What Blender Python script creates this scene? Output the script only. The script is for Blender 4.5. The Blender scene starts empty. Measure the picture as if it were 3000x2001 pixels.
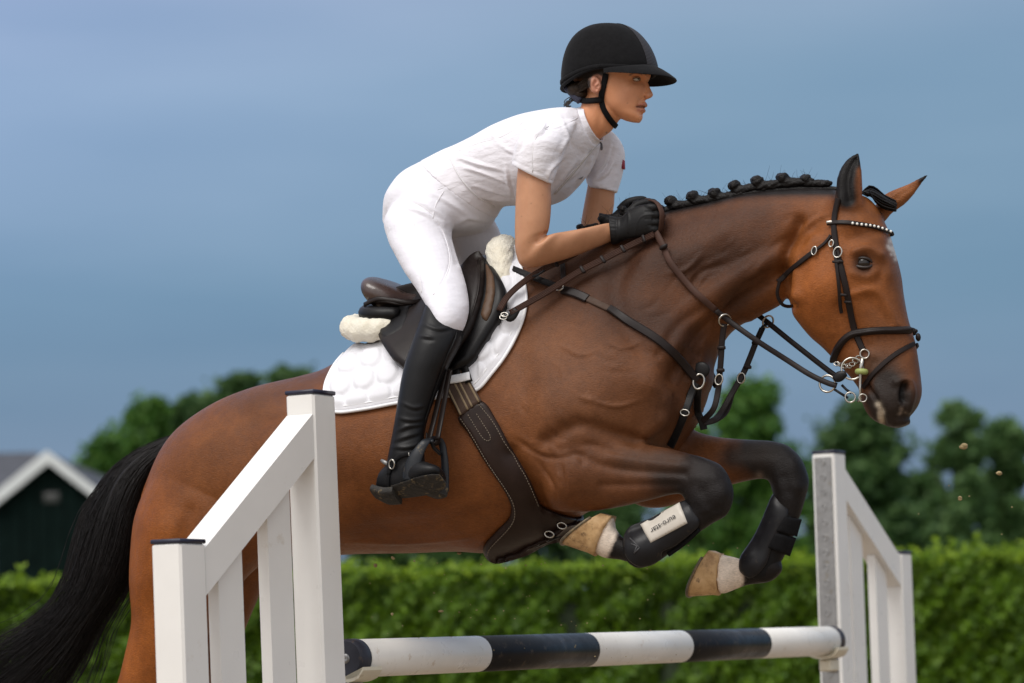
import bpy, math, random
import numpy as np
from mathutils import Vector, Matrix
from mathutils import geometry as mgeo
from mathutils.bvhtree import BVHTree

random.seed(7)
RNG = np.random.default_rng(11)
SC = bpy.context.scene
COL = SC.collection
rad = math.radians

# ------------------------------------------------------------------ camera
W0, H0 = 3000.0, 2001.0
LENS, SENS = 104.0, 36.0
FPX = LENS / SENS * W0
CAM = np.array([0.0, 0.0, 1.05])
_p, _r = rad(5.96), rad(1.5)
FWD = np.array([0.0, math.cos(_p), math.sin(_p)])
_R0 = np.array([1.0, 0.0, 0.0])
_U0 = np.array([0.0, -math.sin(_p), math.cos(_p)])
UPV = _U0 * math.cos(_r) + _R0 * math.sin(_r)
RGT = _R0 * math.cos(_r) - _U0 * math.sin(_r)
cam_data = bpy.data.cameras.new("camera")
cam_data.lens = LENS
cam_data.sensor_width = SENS
cam_data.clip_start = 0.1
cam_data.clip_end = 4000
cam_data.dof.use_dof = True
cam_data.dof.focus_distance = 7.85
cam_data.dof.aperture_fstop = 3.2
cam = bpy.data.objects.new("camera", cam_data)
COL.objects.link(cam)
_m = Matrix.Identity(4)
for _i in range(3):
    _m[_i][0] = RGT[_i]; _m[_i][1] = UPV[_i]; _m[_i][2] = -FWD[_i]; _m[_i][3] = CAM[_i]
cam.matrix_world = _m
SC.camera = cam

# ------------------------------------------------------------------ sky, sun, exposure
SUN_AZ, SUN_EL = rad(-143.0), rad(56.0)      # azimuth clockwise from +Y: light comes from the left, a little behind the camera
world = bpy.data.worlds.new("World")
SC.world = world
world.use_nodes = True
nt = world.node_tree
for n in list(nt.nodes):
    nt.nodes.remove(n)
def wn(t, **kw):
    n = nt.nodes.new(t)
    for k, v in kw.items():
        setattr(n, k, v)
    return n
w_out = wn("ShaderNodeOutputWorld")
sky = wn("ShaderNodeTexSky", sky_type='NISHITA', sun_disc=False)
sky.sun_elevation = SUN_EL
sky.sun_rotation = SUN_AZ
sky.air_density = 1.2
sky.dust_density = 2.0
bg_sky = wn("ShaderNodeBackground")
bg_sky.inputs[1].default_value = 0.06
nt.links.new(sky.outputs[0], bg_sky.inputs[0])
# storm cloud layer: slate blue ahead, paler grey overhead and behind
tc = wn("ShaderNodeTexCoord")
sep = wn("ShaderNodeSeparateXYZ")
nt.links.new(tc.outputs["Generated"], sep.inputs[0])
ramp_el = wn("ShaderNodeValToRGB")
cr = ramp_el.color_ramp
cr.elements[0].position = 0.0; cr.elements[0].color = (0.168, 0.232, 0.375, 1)
cr.elements[1].position = 1.0; cr.elements[1].color = (0.42, 0.48, 0.57, 1)
for pos, c in ((0.055, (0.164, 0.246, 0.375)), (0.12, (0.150, 0.268, 0.395)), (0.19, (0.200, 0.324, 0.465)), (0.24, (0.258, 0.362, 0.520)), (0.35, (0.32, 0.40, 0.53))):
    e = cr.elements.new(pos); e.color = (*c, 1)
nt.links.new(sep.outputs["Z"], ramp_el.inputs[0])
mp = wn("ShaderNodeMapping")
mp.inputs["Scale"].default_value = (3.0, 3.0, 14.0)
nt.links.new(tc.outputs["Generated"], mp.inputs[0])
nz = wn("ShaderNodeTexNoise")
nz.inputs["Scale"].default_value = 1.6
nz.inputs["Detail"].default_value = 4.0
nz.inputs["Roughness"].default_value = 0.45
nt.links.new(mp.outputs[0], nz.inputs[0])
rn = wn("ShaderNodeValToRGB")
rn.color_ramp.elements[0].position = 0.34; rn.color_ramp.elements[0].color = (0.90, 0.93, 0.95, 1)
rn.color_ramp.elements[1].position = 0.70; rn.color_ramp.elements[1].color = (1.15, 1.09, 1.06, 1)
nt.links.new(nz.outputs[0], rn.inputs[0])
mulc = wn("ShaderNodeMix", data_type='RGBA', blend_type='MULTIPLY')
mulc.inputs[0].default_value = 1.0
nt.links.new(ramp_el.outputs[0], mulc.inputs[6])
nt.links.new(rn.outputs[0], mulc.inputs[7])
# the cloud thins towards the upper left, where the light comes from
mrx = wn("ShaderNodeMapRange"); mrx.inputs[1].default_value = 0.06; mrx.inputs[2].default_value = -0.20
mrz = wn("ShaderNodeMapRange", interpolation_type='SMOOTHSTEP'); mrz.inputs[1].default_value = 0.07; mrz.inputs[2].default_value = 0.19
nt.links.new(sep.outputs["X"], mrx.inputs[0]); nt.links.new(sep.outputs["Z"], mrz.inputs[0])
mxz = wn("ShaderNodeMath", operation='MULTIPLY')
nt.links.new(mrx.outputs[0], mxz.inputs[0]); nt.links.new(mrz.outputs[0], mxz.inputs[1])
thin = wn("ShaderNodeMix", data_type='RGBA', blend_type='MULTIPLY')
thin.inputs[7].default_value = (1.40, 1.24, 1.31, 1)
nt.links.new(mxz.outputs[0], thin.inputs[0])
nt.links.new(mulc.outputs[2], thin.inputs[6])
# paler cloud towards the light (behind and left of the camera), one smooth gradient over the whole dome
dotn = wn("ShaderNodeVectorMath", operation='DOT_PRODUCT')
nrmv = wn("ShaderNodeVectorMath", operation='NORMALIZE')
nt.links.new(tc.outputs["Generated"], nrmv.inputs[0])
nt.links.new(nrmv.outputs[0], dotn.inputs[0])
dotn.inputs[1].default_value = (math.sin(rad(-158)) * 0.70, math.cos(rad(-158)) * 0.70, 0.71)
rg = wn("ShaderNodeMapRange", interpolation_type='SMOOTHSTEP')
rg.inputs[1].default_value = -0.05
rg.inputs[2].default_value = 0.95
nt.links.new(dotn.outputs["Value"], rg.inputs[0])
mixl = wn("ShaderNodeMix", data_type='RGBA')
nt.links.new(rg.outputs[0], mixl.inputs[0])
nt.links.new(thin.outputs[2], mixl.inputs[6])
mixl.inputs[7].default_value = (1.12, 1.09, 1.07, 1)
bg_c = wn("ShaderNodeBackground")
bg_c.inputs[1].default_value = 0.72
nt.links.new(mixl.outputs[2], bg_c.inputs[0])
mixs = wn("ShaderNodeMixShader")
mixs.inputs[0].default_value = 0.92
nt.links.new(bg_sky.outputs[0], mixs.inputs[1])
nt.links.new(bg_c.outputs[0], mixs.inputs[2])
nt.links.new(mixs.outputs[0], w_out.inputs[0])

sun_d = bpy.data.lights.new("sun", 'SUN')
sun_d.energy = 1.45
sun_d.angle = rad(34)
sun_d.color = (1.0, 0.965, 0.92)
sun = bpy.data.objects.new("sun", sun_d)
COL.objects.link(sun)
_sd = Vector((math.sin(SUN_AZ) * math.cos(SUN_EL), math.cos(SUN_AZ) * math.cos(SUN_EL), math.sin(SUN_EL)))
sun.rotation_euler = _sd.to_track_quat('Z', 'Y').to_euler()
sun.location = (-6, -4, 9)

SC.view_settings.view_transform = 'Standard'
SC.view_settings.look = 'None'
SC.view_settings.exposure = 0.58
SC.view_settings.gamma = 1.0
SC.view_settings.use_curve_mapping = False
SC.render.engine = 'CYCLES'
SC.cycles.max_bounces = 6
SC.cycles.diffuse_bounces = 3
SC.cycles.glossy_bounces = 3
SC.cycles.use_denoising = True

# ------------------------------------------------------------------ pixel <-> place
THETA = rad(20.0)                                   # the horse comes a little towards the camera
HEAD_DIR = np.array([math.cos(THETA), -math.sin(THETA), 0.0])
LAT = np.array([-math.sin(THETA), -math.cos(THETA), 0.0])   # lateral axis, towards the camera
M0 = np.array([0.0, 8.0, 0.0])
def rays(u, v):
    u = np.asarray(u, float); v = np.asarray(v, float)
    d = FWD * FPX + RGT * (u - 1500.0)[..., None] + UPV * (1000.5 - v)[..., None]
    return d / np.linalg.norm(d, axis=-1, keepdims=True)
def HP(u, v, w=0.0):
    """place on the horse's lengthwise plane shifted w metres to its right side, seen at photo position u, v"""
    u = np.asarray(u, float); v = np.asarray(v, float); w = np.asarray(w, float)
    d = rays(u, v)
    t = (w - (CAM - M0) @ LAT) / (d @ LAT)
    return CAM + d * t[..., None]
def YP(u, v, y):
    """place at depth y seen at photo position u, v"""
    d = rays(u, v)
    t = (np.asarray(y, float) - CAM[1]) / d[..., 1]
    return CAM + d * t[..., None]
def proj(P):
    q = np.asarray(P) - CAM
    z = q @ FWD
    return 1500.0 + FPX * (q @ RGT) / z, 1000.5 - FPX * (q @ UPV) / z
def wof(P):
    return (np.asarray(P) - M0) @ LAT
def mirror(P, w0=0.0):
    """reflect across the horse's lengthwise plane"""
    P = np.asarray(P, float)
    return P - 2 * (wof(P) - w0)[..., None] * LAT
PX = 8.0 / FPX                                      # metres per photo pixel at the horse

# ------------------------------------------------------------------ objects
def thing(name, label, cat, loc=(0, 0, 0), group=None, kind=None):
    o = bpy.data.objects.new(name, None)
    o.empty_display_size = 0.1
    COL.objects.link(o)
    o.location = tuple(float(x) for x in loc)
    tag(o, label, cat, group, kind)
    return o
def tag(o, label=None, cat=None, group=None, kind=None):
    if label: o["label"] = label
    if cat: o["category"] = cat
    if group: o["group"] = group
    if kind: o["kind"] = kind
    return o
def origin_of(o):
    p = np.array(o.location)
    while o.parent:
        o = o.parent
        p = p + np.array(o.location)
    return p
def mesh_from(name, V, Fs, smooth=True):
    me = bpy.data.meshes.new(name)
    V = np.asarray(V, dtype=np.float32)
    if isinstance(Fs, np.ndarray):
        k = Fs.shape[1]; nf = len(Fs)
        me.vertices.add(len(V)); me.vertices.foreach_set("co", V.ravel())
        me.loops.add(nf * k); me.loops.foreach_set("vertex_index", Fs.astype(np.int32).ravel())
        me.polygons.add(nf)
        me.polygons.foreach_set("loop_start", np.arange(0, nf * k, k, dtype=np.int32))
        me.update(calc_edges=True)
    else:
        me.from_pydata([tuple(map(float, p)) for p in V], [], [tuple(int(i) for i in f) for f in Fs])
        me.update()
    if smooth:
        me.polygons.foreach_set("use_smooth", np.ones(len(me.polygons), dtype=bool))
    return me
def mk(name, geo, mat, parent=None, smooth=True, recalc=True, auto=None, loc=None):
    """link one mesh object; geo is a Geo or (verts, faces) in world space"""
    V, Fs = (np.array(geo.V), geo.F) if isinstance(geo, Geo) else geo
    V = np.asarray(V, float)
    org = origin_of(parent) if parent is not None else (np.array(loc, float) if loc is not None else np.zeros(3))
    me = mesh_from(name, V - org, Fs, smooth)
    if recalc:
        import bmesh
        bm = bmesh.new(); bm.from_mesh(me)
        bmesh.ops.recalc_face_normals(bm, faces=bm.faces)
        bm.to_mesh(me); bm.free()
    o = bpy.data.objects.new(name, me)
    COL.objects.link(o)
    if mat is not None:
        for mm in (mat if isinstance(mat, (list, tuple)) else [mat]):
            me.materials.append(mm)
    if parent is not None:
        o.parent = parent
    else:
        o.location = tuple(org)
    if auto is not None:
        me.set_sharp_from_angle(angle=rad(auto))
    return o

def catmull(P, n):
    """resample control rows (k, d) smoothly to n rows"""
    P = np.asarray(P, float)
    k = len(P)
    if k == 2:
        t = np.linspace(0, 1, n)[:, None]
        return P[0] * (1 - t) + P[1] * t
    Q = np.vstack([2 * P[0] - P[1], P, 2 * P[-1] - P[-2]])
    s = np.linspace(0, k - 1, n)
    i = np.minimum(s.astype(int), k - 2)
    t = (s - i)[:, None]
    a, b, c, d = Q[i], Q[i + 1], Q[i + 2], Q[i + 3]
    return 0.5 * ((2 * b) + (-a + c) * t + (2 * a - 5 * b + 4 * c - d) * t ** 2 + (-a + 3 * b - 3 * c + d) * t ** 3)
def even(P, step):
    """smooth path resampled to about even spacing"""
    D = catmull(P, max(24, len(P) * 14))
    L = np.concatenate([[0], np.cumsum(np.linalg.norm(np.diff(D[:, :3], axis=0), axis=1))])
    n = max(3, int(L[-1] / step) + 1)
    s = np.linspace(0, L[-1], n)
    return np.stack([np.interp(s, L, D[:, j]) for j in range(D.shape[1])], axis=1)
def unit(a):
    a = np.asarray(a, float)
    return a / np.maximum(np.linalg.norm(a, axis=-1, keepdims=True), 1e-9)

class Geo:
    def __init__(s):
        s.V = []; s.F = []
    def add(s, V, F):
        o = len(s.V)
        s.V.extend(list(np.asarray(V, float)))
        s.F.extend([tuple(int(i) + o for i in f) for f in F])
        return o
    def rings(s, R, cap=True, closed=True):
        """R: (n, m, 3) rings joined into a skin"""
        R = np.asarray(R, float)
        n, m = R.shape[:2]
        F = []
        for i in range(n - 1):
            for j in range(m if closed else m - 1):
                k = (j + 1) % m
                F.append((i * m + j, i * m + k, (i + 1) * m + k, (i + 1) * m + j))
        V = list(R.reshape(-1, 3))
        if cap:
            for i in (0, n - 1):
                c = len(V); V.append(R[i].mean(0))
                for j in range(m):
                    k = (j + 1) % m
                    F.append((i * m + j, i * m + k, c) if i else (i * m + k, i * m + j, c))
        s.add(V, F)
        return s
    def tb(s, rows, m=40, per=7, cap=True):
        """loft over rows (top_u, top_v, bottom_u, bottom_v, half_width, lateral_centre=0, exponent=2, egg=0)"""
        rows = np.array([list(r) + [0, 2, 0][len(r) - 5:] if len(r) < 8 else r for r in rows], float)
        A = catmull(rows, (len(rows) - 1) * per + 1)
        ph = np.linspace(0, 2 * math.pi, m, endpoint=False)
        sn, cs = np.sin(ph), np.cos(ph)
        R = []
        for r in A:
            T = HP(r[0], r[1], r[5]); B = HP(r[2], r[3], r[5])
            e = 2.0 / max(r[6], 0.5)
            sv = np.sign(sn) * np.abs(sn) ** e; cv = np.sign(cs) * np.abs(cs) ** e
            R.append((T + B) / 2 + sv[:, None] * (T - B) / 2 + (cv * r[4] * (1 + r[7] * sn))[:, None] * LAT)
        return s.rings(np.array(R), cap)
    def tube(s, path, rad_, m=10, cap=True, step=None, flat=None, ref=None):
        """path (n,3) or (n,4 with radius); flat = thickness ratio along ref"""
        P = np.asarray(path, float)
        if P.shape[1] == 3:
            rr = np.broadcast_to(np.asarray(rad_, float), (len(P),))
            P = np.hstack([P, rr[:, None]])
        if step:
            P = even(P, step)
        X = P[:, :3]; r = P[:, 3]
        T = unit(np.gradient(X, axis=0))
        a = np.array([0, 0, 1.0]) if ref is None else np.asarray(ref, float)
        if a.ndim == 1 and ref is None and abs(T[0] @ a) > 0.9:
            a = np.array([1.0, 0, 0])
        N = np.empty_like(T); prev = None
        for i in range(len(X)):
            b = a[i] if a.ndim == 2 else (a if (ref is not None or prev is None) else prev)
            nn = b - T[i] * (b @ T[i])
            l = np.linalg.norm(nn)
            nn = nn / l if l > 1e-6 else (prev if prev is not None else np.array([1.0, 0, 0]))
            N[i] = nn; prev = nn
        B = np.cross(T, N)
        ph = np.linspace(0, 2 * math.pi, m, endpoint=False)
        f = 1.0 if flat is None else flat
        R = X[:, None] + r[:, None, None] * (np.cos(ph)[None, :, None] * B[:, None] + f * np.sin(ph)[None, :, None] * N[:, None])
        return s.rings(R, cap)
    def strap(s, X, N, width, thick, step=None, round_=0.25):
        """flat band along X with surface normals N; sits on the surface"""
        X = np.asarray(X, float); N = np.asarray(N, float)
        T = unit(np.gradient(X, axis=0))
        S = unit(np.cross(T, N)); N = np.cross(S, T)
        w = np.broadcast_to(np.asarray(width, float), (len(X),))[:, None] / 2
        t = np.broadcast_to(np.asarray(thick, float), (len(X),))[:, None]
        k = round_
        pr = [(-1, 0), (-1, .5), (-1 + k, 1), (0, 1.08), (1 - k, 1), (1, .5), (1, 0)]
        R = np.stack([X + S * w * a + N * t * b for a, b in pr], axis=1)
        return s.rings(R, True)
    def ball(s, c, r, m=14, n=9, axes=None):
        c = np.asarray(c, float); r = np.broadcast_to(np.asarray(r, float), (3,))
        A = np.eye(3) if axes is None else np.asarray(axes, float)
        R = []
        for i in range(n):
            th = math.pi * (i + 0.35) / (n - 0.3)
            ring = []
            for j in range(m):
                p = 2 * math.pi * j / m
                q = np.array([math.sin(th) * math.cos(p) * r[0], math.sin(th) * math.sin(p) * r[1], math.cos(th) * r[2]])
                ring.append(c + q @ A)
            R.append(ring)
        return s.rings(np.array(R), True)
    def box(s, c, half, axes=None):
        c = np.asarray(c, float); A = np.eye(3) if axes is None else np.asarray(axes, float)
        h = np.asarray(half, float)
        V = [c + (np.array([sx, sy, sz]) * h) @ A for sx in (-1, 1) for sy in (-1, 1) for sz in (-1, 1)]
        return s.hexa(V)
    def hexa(s, V):
        s.add(V, [(0, 1, 3, 2), (4, 6, 7, 5), (0, 4, 5, 1), (2, 3, 7, 6), (0, 2, 6, 4), (1, 5, 7, 3)])
        return s
    def bbox(s, c, half, axes=None, bev=0.004):
        """bevelled box"""
        c = np.asarray(c, float); A = np.eye(3) if axes is None else np.asarray(axes, float)
        h = np.asarray(half, float); b = min(bev, 0.45 * h.min())
        R = []
        for z, k in ((-h[2], b), (-h[2] + b, 0), (h[2] - b, 0), (h[2], b)):
            x, y = h[0] - k, h[1] - k
            q = b
            pts = [(x, y - q), (x - q, y), (-x + q, y), (-x, y - q), (-x, -y + q), (-x + q, -y), (x - q, -y), (x, -y + q)]
            R.append([c + np.array([px, py, z]) @ A for px, py in pts])
        return s.rings(np.array(R), True)
    def torus(s, c, R_, r, nrm, m=24, k=8, arc=(0, 2 * math.pi), sq=None):
        nrm = unit(nrm); a = unit(np.cross(nrm, [0.3, 0.1, 1.0])); b = np.cross(nrm, a)
        full = abs(arc[1] - arc[0] - 2 * math.pi) < 1e-6
        ts = np.linspace(arc[0], arc[1], m + (1 if True else 0))
        R2 = R_ if np.ndim(R_) else (R_, R_)
        P = np.array([np.asarray(c) + a * R2[0] * math.cos(t) + b * R2[1] * math.sin(t) for t in ts])
        return s.tube(P, r, m=k, cap=not full, ref=np.tile(nrm, (len(P), 1)))

def vnormals(V, Q):
    a = V[Q[:, 0]]; b = V[Q[:, 1]]; c = V[Q[:, 2]]; d = V[Q[:, -1]]
    fn = np.cross(c - a, d - b)
    out = np.zeros_like(V)
    for k in range(Q.shape[1]):
        for j in range(3):
            out[:, j] += np.bincount(Q[:, k], fn[:, j], len(V))
    return unit(out)
def laplace(V, Q, it=3, lam=0.5, wgt=None):
    E = np.vstack([Q[:, [k, (k + 1) % Q.shape[1]]] for k in range(Q.shape[1])])
    i = np.concatenate([E[:, 0], E[:, 1]]); j = np.concatenate([E[:, 1], E[:, 0]])
    deg = np.maximum(np.bincount(i, minlength=len(V)), 1)[:, None]
    V = V.copy()
    for _ in range(it):
        A = np.stack([np.bincount(i, V[j, k], len(V)) for k in range(3)], axis=1) / deg
        D = (A - V) * lam
        V += D if wgt is None else D * wgt[:, None]
    return V
def taubin(V, Q, it=6, lam=0.55, mu=-0.57, wgt=None):
    for _ in range(it):
        V = laplace(V, Q, 1, lam, wgt); V = laplace(V, Q, 1, mu, wgt)
    return V
def remesh(geo, voxel):
    me = mesh_from("tmp", np.array(geo.V), geo.F, False)
    o = bpy.data.objects.new("tmp", me)
    COL.objects.link(o)
    md = o.modifiers.new("r", 'REMESH'); md.mode = 'VOXEL'; md.voxel_size = voxel; md.adaptivity = 0.0
    dg = bpy.context.evaluated_depsgraph_get(); dg.update()
    e = o.evaluated_get(dg); m2 = e.to_mesh()
    V = np.empty(len(m2.vertices) * 3, np.float32); m2.vertices.foreach_get("co", V)
    nl = len(m2.loops); L = np.empty(nl, np.int32); m2.loops.foreach_get("vertex_index", L)
    assert nl == 4 * len(m2.polygons)
    e.to_mesh_clear()
    bpy.data.objects.remove(o); bpy.data.meshes.remove(me)
    return V.reshape(-1, 3).astype(float), L.reshape(-1, 4)

def seg_dist(U, pts):
    """distance of points U (n,2) to polyline pts and the running parameter 0..1"""
    pts = np.asarray(pts, float)
    if len(pts) == 1:
        return np.linalg.norm(U - pts[0], axis=1), np.zeros(len(U))
    best = np.full(len(U), 1e9); par = np.zeros(len(U)); n = len(pts) - 1
    for k in range(n):
        a, b = pts[k], pts[k + 1]; ab = b - a
        t = np.clip(((U - a) @ ab) / max(ab @ ab, 1e-9), 0, 1)
        d = np.linalg.norm(U - (a + t[:, None] * ab), axis=1)
        m = d < best
        best[m] = d[m]; par[m] = (k + t[m]) / n
    return best, par
class Sculpt:
    """strokes pushed into or out of a skin; places are given as they appear on its right-hand side"""
    def __init__(s, V, Q):
        s.V, s.Q = V, Q; s.refresh()
    def refresh(s):
        s.N = vnormals(s.V, s.Q)
        if np.mean(np.einsum('ij,ij->i', s.N, s.V - s.V.mean(0))) < 0:
            s.Q = s.Q[:, ::-1]; s.N = -s.N
        u, v = proj(s.V); s.U = np.stack([u, v], 1); s.w = wof(s.V)
        s.face = np.clip((np.einsum('ij,ij->i', s.N, unit(CAM - s.V)) + 0.15) / 0.35, 0, 1)
    def sel(s, pts, r, wmin, wmax, facing):
        pts = np.asarray(pts, float)
        if pts.ndim == 1: pts = pts[None]
        if len(pts) > 2: pts = catmull(pts, len(pts) * 5)
        lo = pts.min(0) - 2.6 * r; hi = pts.max(0) + 2.6 * r
        ix = np.where((s.U[:, 0] > lo[0]) & (s.U[:, 0] < hi[0]) & (s.U[:, 1] > lo[1]) & (s.U[:, 1] < hi[1]) & (s.w > wmin) & (s.w < wmax))[0]
        d, t = seg_dist(s.U[ix], pts)
        g = np.exp(-(d / r) ** 2)
        if facing: g = g * s.face[ix]
        return ix, g, t, d
    def push(s, strokes, wmin=-9, wmax=9, facing=True, k=1.0):
        s.refresh()
        for st in strokes:
            pts, r, a = st[:3]
            ix, g, t, d = s.sel(pts, r, wmin, wmax, facing)
            taper = 1.0
            if len(st) > 3 and st[3]: taper = np.sin(math.pi * np.clip(t, 0.02, 0.98)) ** 0.6
            s.V[ix] += s.N[ix] * (g * taper * a * k * 0.001)[:, None]
        return s

# ------------------------------------------------------------------ materials
class Nodes:
    def __init__(s, name):
        s.m = bpy.data.materials.new(name); s.m.use_nodes = True
        s.t = s.m.node_tree
        s.b = s.t.nodes["Principled BSDF"]
    def n(s, t, **kw):
        q = s.t.nodes.new(t)
        for k, v in kw.items():
            if k.startswith("i_"):
                q.inputs[k[2:].replace("_", " ")].default_value = v
            else:
                setattr(q, k, v)
        return q
    def l(s, a, b): s.t.links.new(a, b)
    def coord(s, scale=(1, 1, 1), rot=(0, 0, 0), obj=True):
        tc = s.n("ShaderNodeTexCoord"); mp = s.n("ShaderNodeMapping")
        mp.inputs["Scale"].default_value = scale; mp.inputs["Rotation"].default_value = rot
        s.l(tc.outputs["Object" if obj else "Generated"], mp.inputs[0])
        return mp.outputs[0]
    def noise(s, vec, scale, detail=4, rough=0.55):
        q = s.n("ShaderNodeTexNoise"); s.l(vec, q.inputs["Vector"])
        q.inputs["Scale"].default_value = scale; q.inputs["Detail"].default_value = detail; q.inputs["Roughness"].default_value = rough
        return q.outputs[0]
    def ramp(s, v, stops):
        q = s.n("ShaderNodeValToRGB"); s.l(v, q.inputs[0])
        e = q.color_ramp.elements
        while len(e) < len(stops): e.new(0.5)
        for el, (p, c) in zip(e, stops):
            el.position = p; el.color = (c, c, c, 1) if np.isscalar(c) else (*c, 1)
        return q.outputs[0]
    def mix(s, f, a, b, bt='MIX'):
        q = s.n("ShaderNodeMix", data_type='RGBA', blend_type=bt)
        for i, x in ((0, f), (6, a), (7, b)):
            if hasattr(x, "is_output"): s.l(x, q.inputs[i])
            elif i == 0: q.inputs[0].default_value = x
            else: q.inputs[i].default_value = (*x, 1)
        return q.outputs[2]
    def bump(s, h, strength=0.3, dist=0.01, prev=None):
        q = s.n("ShaderNodeBump"); q.inputs["Strength"].default_value = strength; q.inputs["Distance"].default_value = dist
        s.l(h, q.inputs["Height"])
        if prev is not None: s.l(prev, q.inputs["Normal"])
        return q.outputs[0]
    def set(s, **kw):
        for k, v in kw.items():
            i = s.b.inputs[k.replace("_", " ")]
            if hasattr(v, "is_output"): s.l(v, i)
            else: i.default_value = (*v, 1) if (isinstance(v, tuple) and len(v) == 3) else v
        return s
def simple(name, col, rough=0.5, var=0.15, vscale=20, bump=0.0, bscale=200, bdist=0.002, spec=0.5, metal=0.0, sheen=0.0, stretch=(1, 1, 1), dirt=None):
    q = Nodes(name)
    v = q.coord(stretch)
    nz = q.noise(v, vscale, 5)
    c0 = tuple(x * (1 - var) for x in col); c1 = tuple(min(1, x * (1 + var)) for x in col)
    c = q.ramp(nz, [(0.3, c0), (0.7, c1)])
    if dirt:
        dcol, amount, dscale = dirt
        dn = q.noise(v, dscale, 6, 0.7)
        c = q.mix(q.ramp(dn, [(0.62 - 0.2 * amount, 0.0), (0.78 - 0.2 * amount, 1.0)]), c, dcol)
    rr = q.ramp(q.noise(v, vscale * 2.3, 3), [(0.3, max(0.02, rough - 0.08)), (0.7, min(1, rough + 0.08))])
    q.set(Base_Color=c, Roughness=rr, Metallic=metal)
    q.set(Specular_IOR_Level=spec)
    if sheen: q.set(Sheen_Weight=sheen, Sheen_Roughness=0.4)
    if bump:
        q.set(Normal=q.bump(q.noise(v, bscale, 4, 0.6), bump, bdist))
    return q.m
# ================================================================== setting
M_sand = simple("arena_sand", (0.25, 0.185, 0.12), 0.9, 0.2, 3, 0.6, 40, 0.02)
M_field = simple("field_grass", (0.05, 0.08, 0.022), 0.9, 0.25, 0.8, 0.5, 6, 0.05)
g = Geo(); g.add([(-3000, -60, 0), (3000, -60, 0), (3000, 3000, 0), (-3000, 3000, 0)], [(0, 1, 2, 3)])
ground = mk("ground", g, M_field); tag(ground, kind="structure")
g = Geo(); g.add([(-60, -60, .004), (60, -60, .004), (60, 20.8, .004), (-60, 20.8, .004)], [(0, 1, 2, 3)])
arena = mk("arena", g, M_sand); tag(arena, kind="structure")

def leaf_material(name, c0, c1, rough=0.5, trans=0.3):
    q = Nodes(name)
    ge = q.n("ShaderNodeNewGeometry")
    v = q.coord((1, 1, 1))
    n1 = q.noise(v, 1.1, 3)
    c = q.ramp(ge.outputs["Random Per Island"], [(0.0, c0), (1.0, c1)])
    c = q.mix(1.0, c, q.ramp(n1, [(0.3, (0.75, 0.78, 0.75)), (0.7, (1.2, 1.15, 1.1))]), 'MULTIPLY')
    q.set(Base_Color=c, Roughness=rough); q.set(Specular_IOR_Level=0.35)
    tr = q.n("ShaderNodeBsdfTranslucent"); q.l(c, tr.inputs[0])
    ms = q.n("ShaderNodeMixShader"); ms.inputs[0].default_value = trans
    q.l(q.b.outputs[0], ms.inputs[1]); q.l(tr.outputs[0], ms.inputs[2])
    q.l(ms.outputs[0], q.t.nodes["Material Output"].inputs[0])
    return q.m
def leaves(P, size, N=None, spread=1.0, aspect=0.62):
    """many small bent leaf faces at points P"""
    n = len(P)
    d = unit(RNG.normal(0, 1, (n, 3)) * spread + (0 if N is None else N))
    t = unit(np.cross(d, RNG.normal(0, 1, (n, 3))))
    b = np.cross(d, t)
    s = (size * RNG.uniform(.65, 1.3, n))[:, None]
    V = np.empty((n, 4, 3))
    V[:, 0] = P - t * s * .5
    V[:, 1] = P + b * s * .5 * aspect + d * s * .08
    V[:, 2] = P + t * s * .5 - d * s * .06
    V[:, 3] = P - b * s * .5 * aspect + d * s * .08
    F = np.arange(n * 4).reshape(n, 4)
    return V.reshape(-1, 3), F

# ---- hedge across the back of the arena
def vnoise(X, sc, seed):
    """smooth value noise in numpy for uneven outlines"""
    r = np.random.default_rng(seed); out = np.zeros(len(X))
    for k in range(6):
        d = r.normal(0, 1, X.shape[1]); out += np.sin(X @ d * sc + r.uniform(0, 6.28)) / 6 ** .5
    return out
HY, HH = 21.6, 1.66
hedge = thing("hedge", "long clipped leafy green hedge across the back of the arena", "hedge", (0, HY, 0))
g = Geo()
for i in range(34):
    x0 = -8.5 + i * .5
    g.bbox((x0 + .25, HY + .62, .74), (.26, .40, .74), bev=.1)
M_twig = simple("hedge_twigs", (0.014, 0.026, 0.008), 0.9, 0.3, 8)
mk("twig_core", g, M_twig, hedge)
n = 98000
x = np.where(RNG.random(n) < .76, RNG.uniform(-5, 5, n), RNG.uniform(-8.5, 8.5, n)); z = RNG.uniform(0.35, HH, n)
bul = .07 * vnoise(np.stack([x, z], 1), 5.5, 3) + .05 * vnoise(np.stack([x, z], 1), 15, 4)
y = HY + .10 - bul + np.abs(RNG.normal(0, .07, n))
V1, F1 = leaves(np.stack([x, y, z], 1), .055, np.array([0, -0.9, 0.55]), .75)
M_leaf = leaf_material("hedge_leaf", (0.045, 0.110, 0.004), (0.130, 0.240, 0.010), .5, .3)
o = mk("foliage", (V1, F1), M_leaf, hedge, smooth=False, recalc=False); tag(o, kind="stuff")
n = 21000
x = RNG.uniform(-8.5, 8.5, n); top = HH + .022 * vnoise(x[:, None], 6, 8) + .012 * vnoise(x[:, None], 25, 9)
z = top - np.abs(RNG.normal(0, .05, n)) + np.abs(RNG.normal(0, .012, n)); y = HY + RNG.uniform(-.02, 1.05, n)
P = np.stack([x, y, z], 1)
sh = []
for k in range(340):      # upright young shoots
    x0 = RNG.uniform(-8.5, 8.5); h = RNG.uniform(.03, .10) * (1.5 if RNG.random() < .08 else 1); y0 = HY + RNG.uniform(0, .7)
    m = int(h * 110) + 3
    sh.append(np.stack([x0 + RNG.normal(0, .016, m), y0 + RNG.normal(0, .016, m), HH + RNG.uniform(-.02, h, m)], 1))
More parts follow.
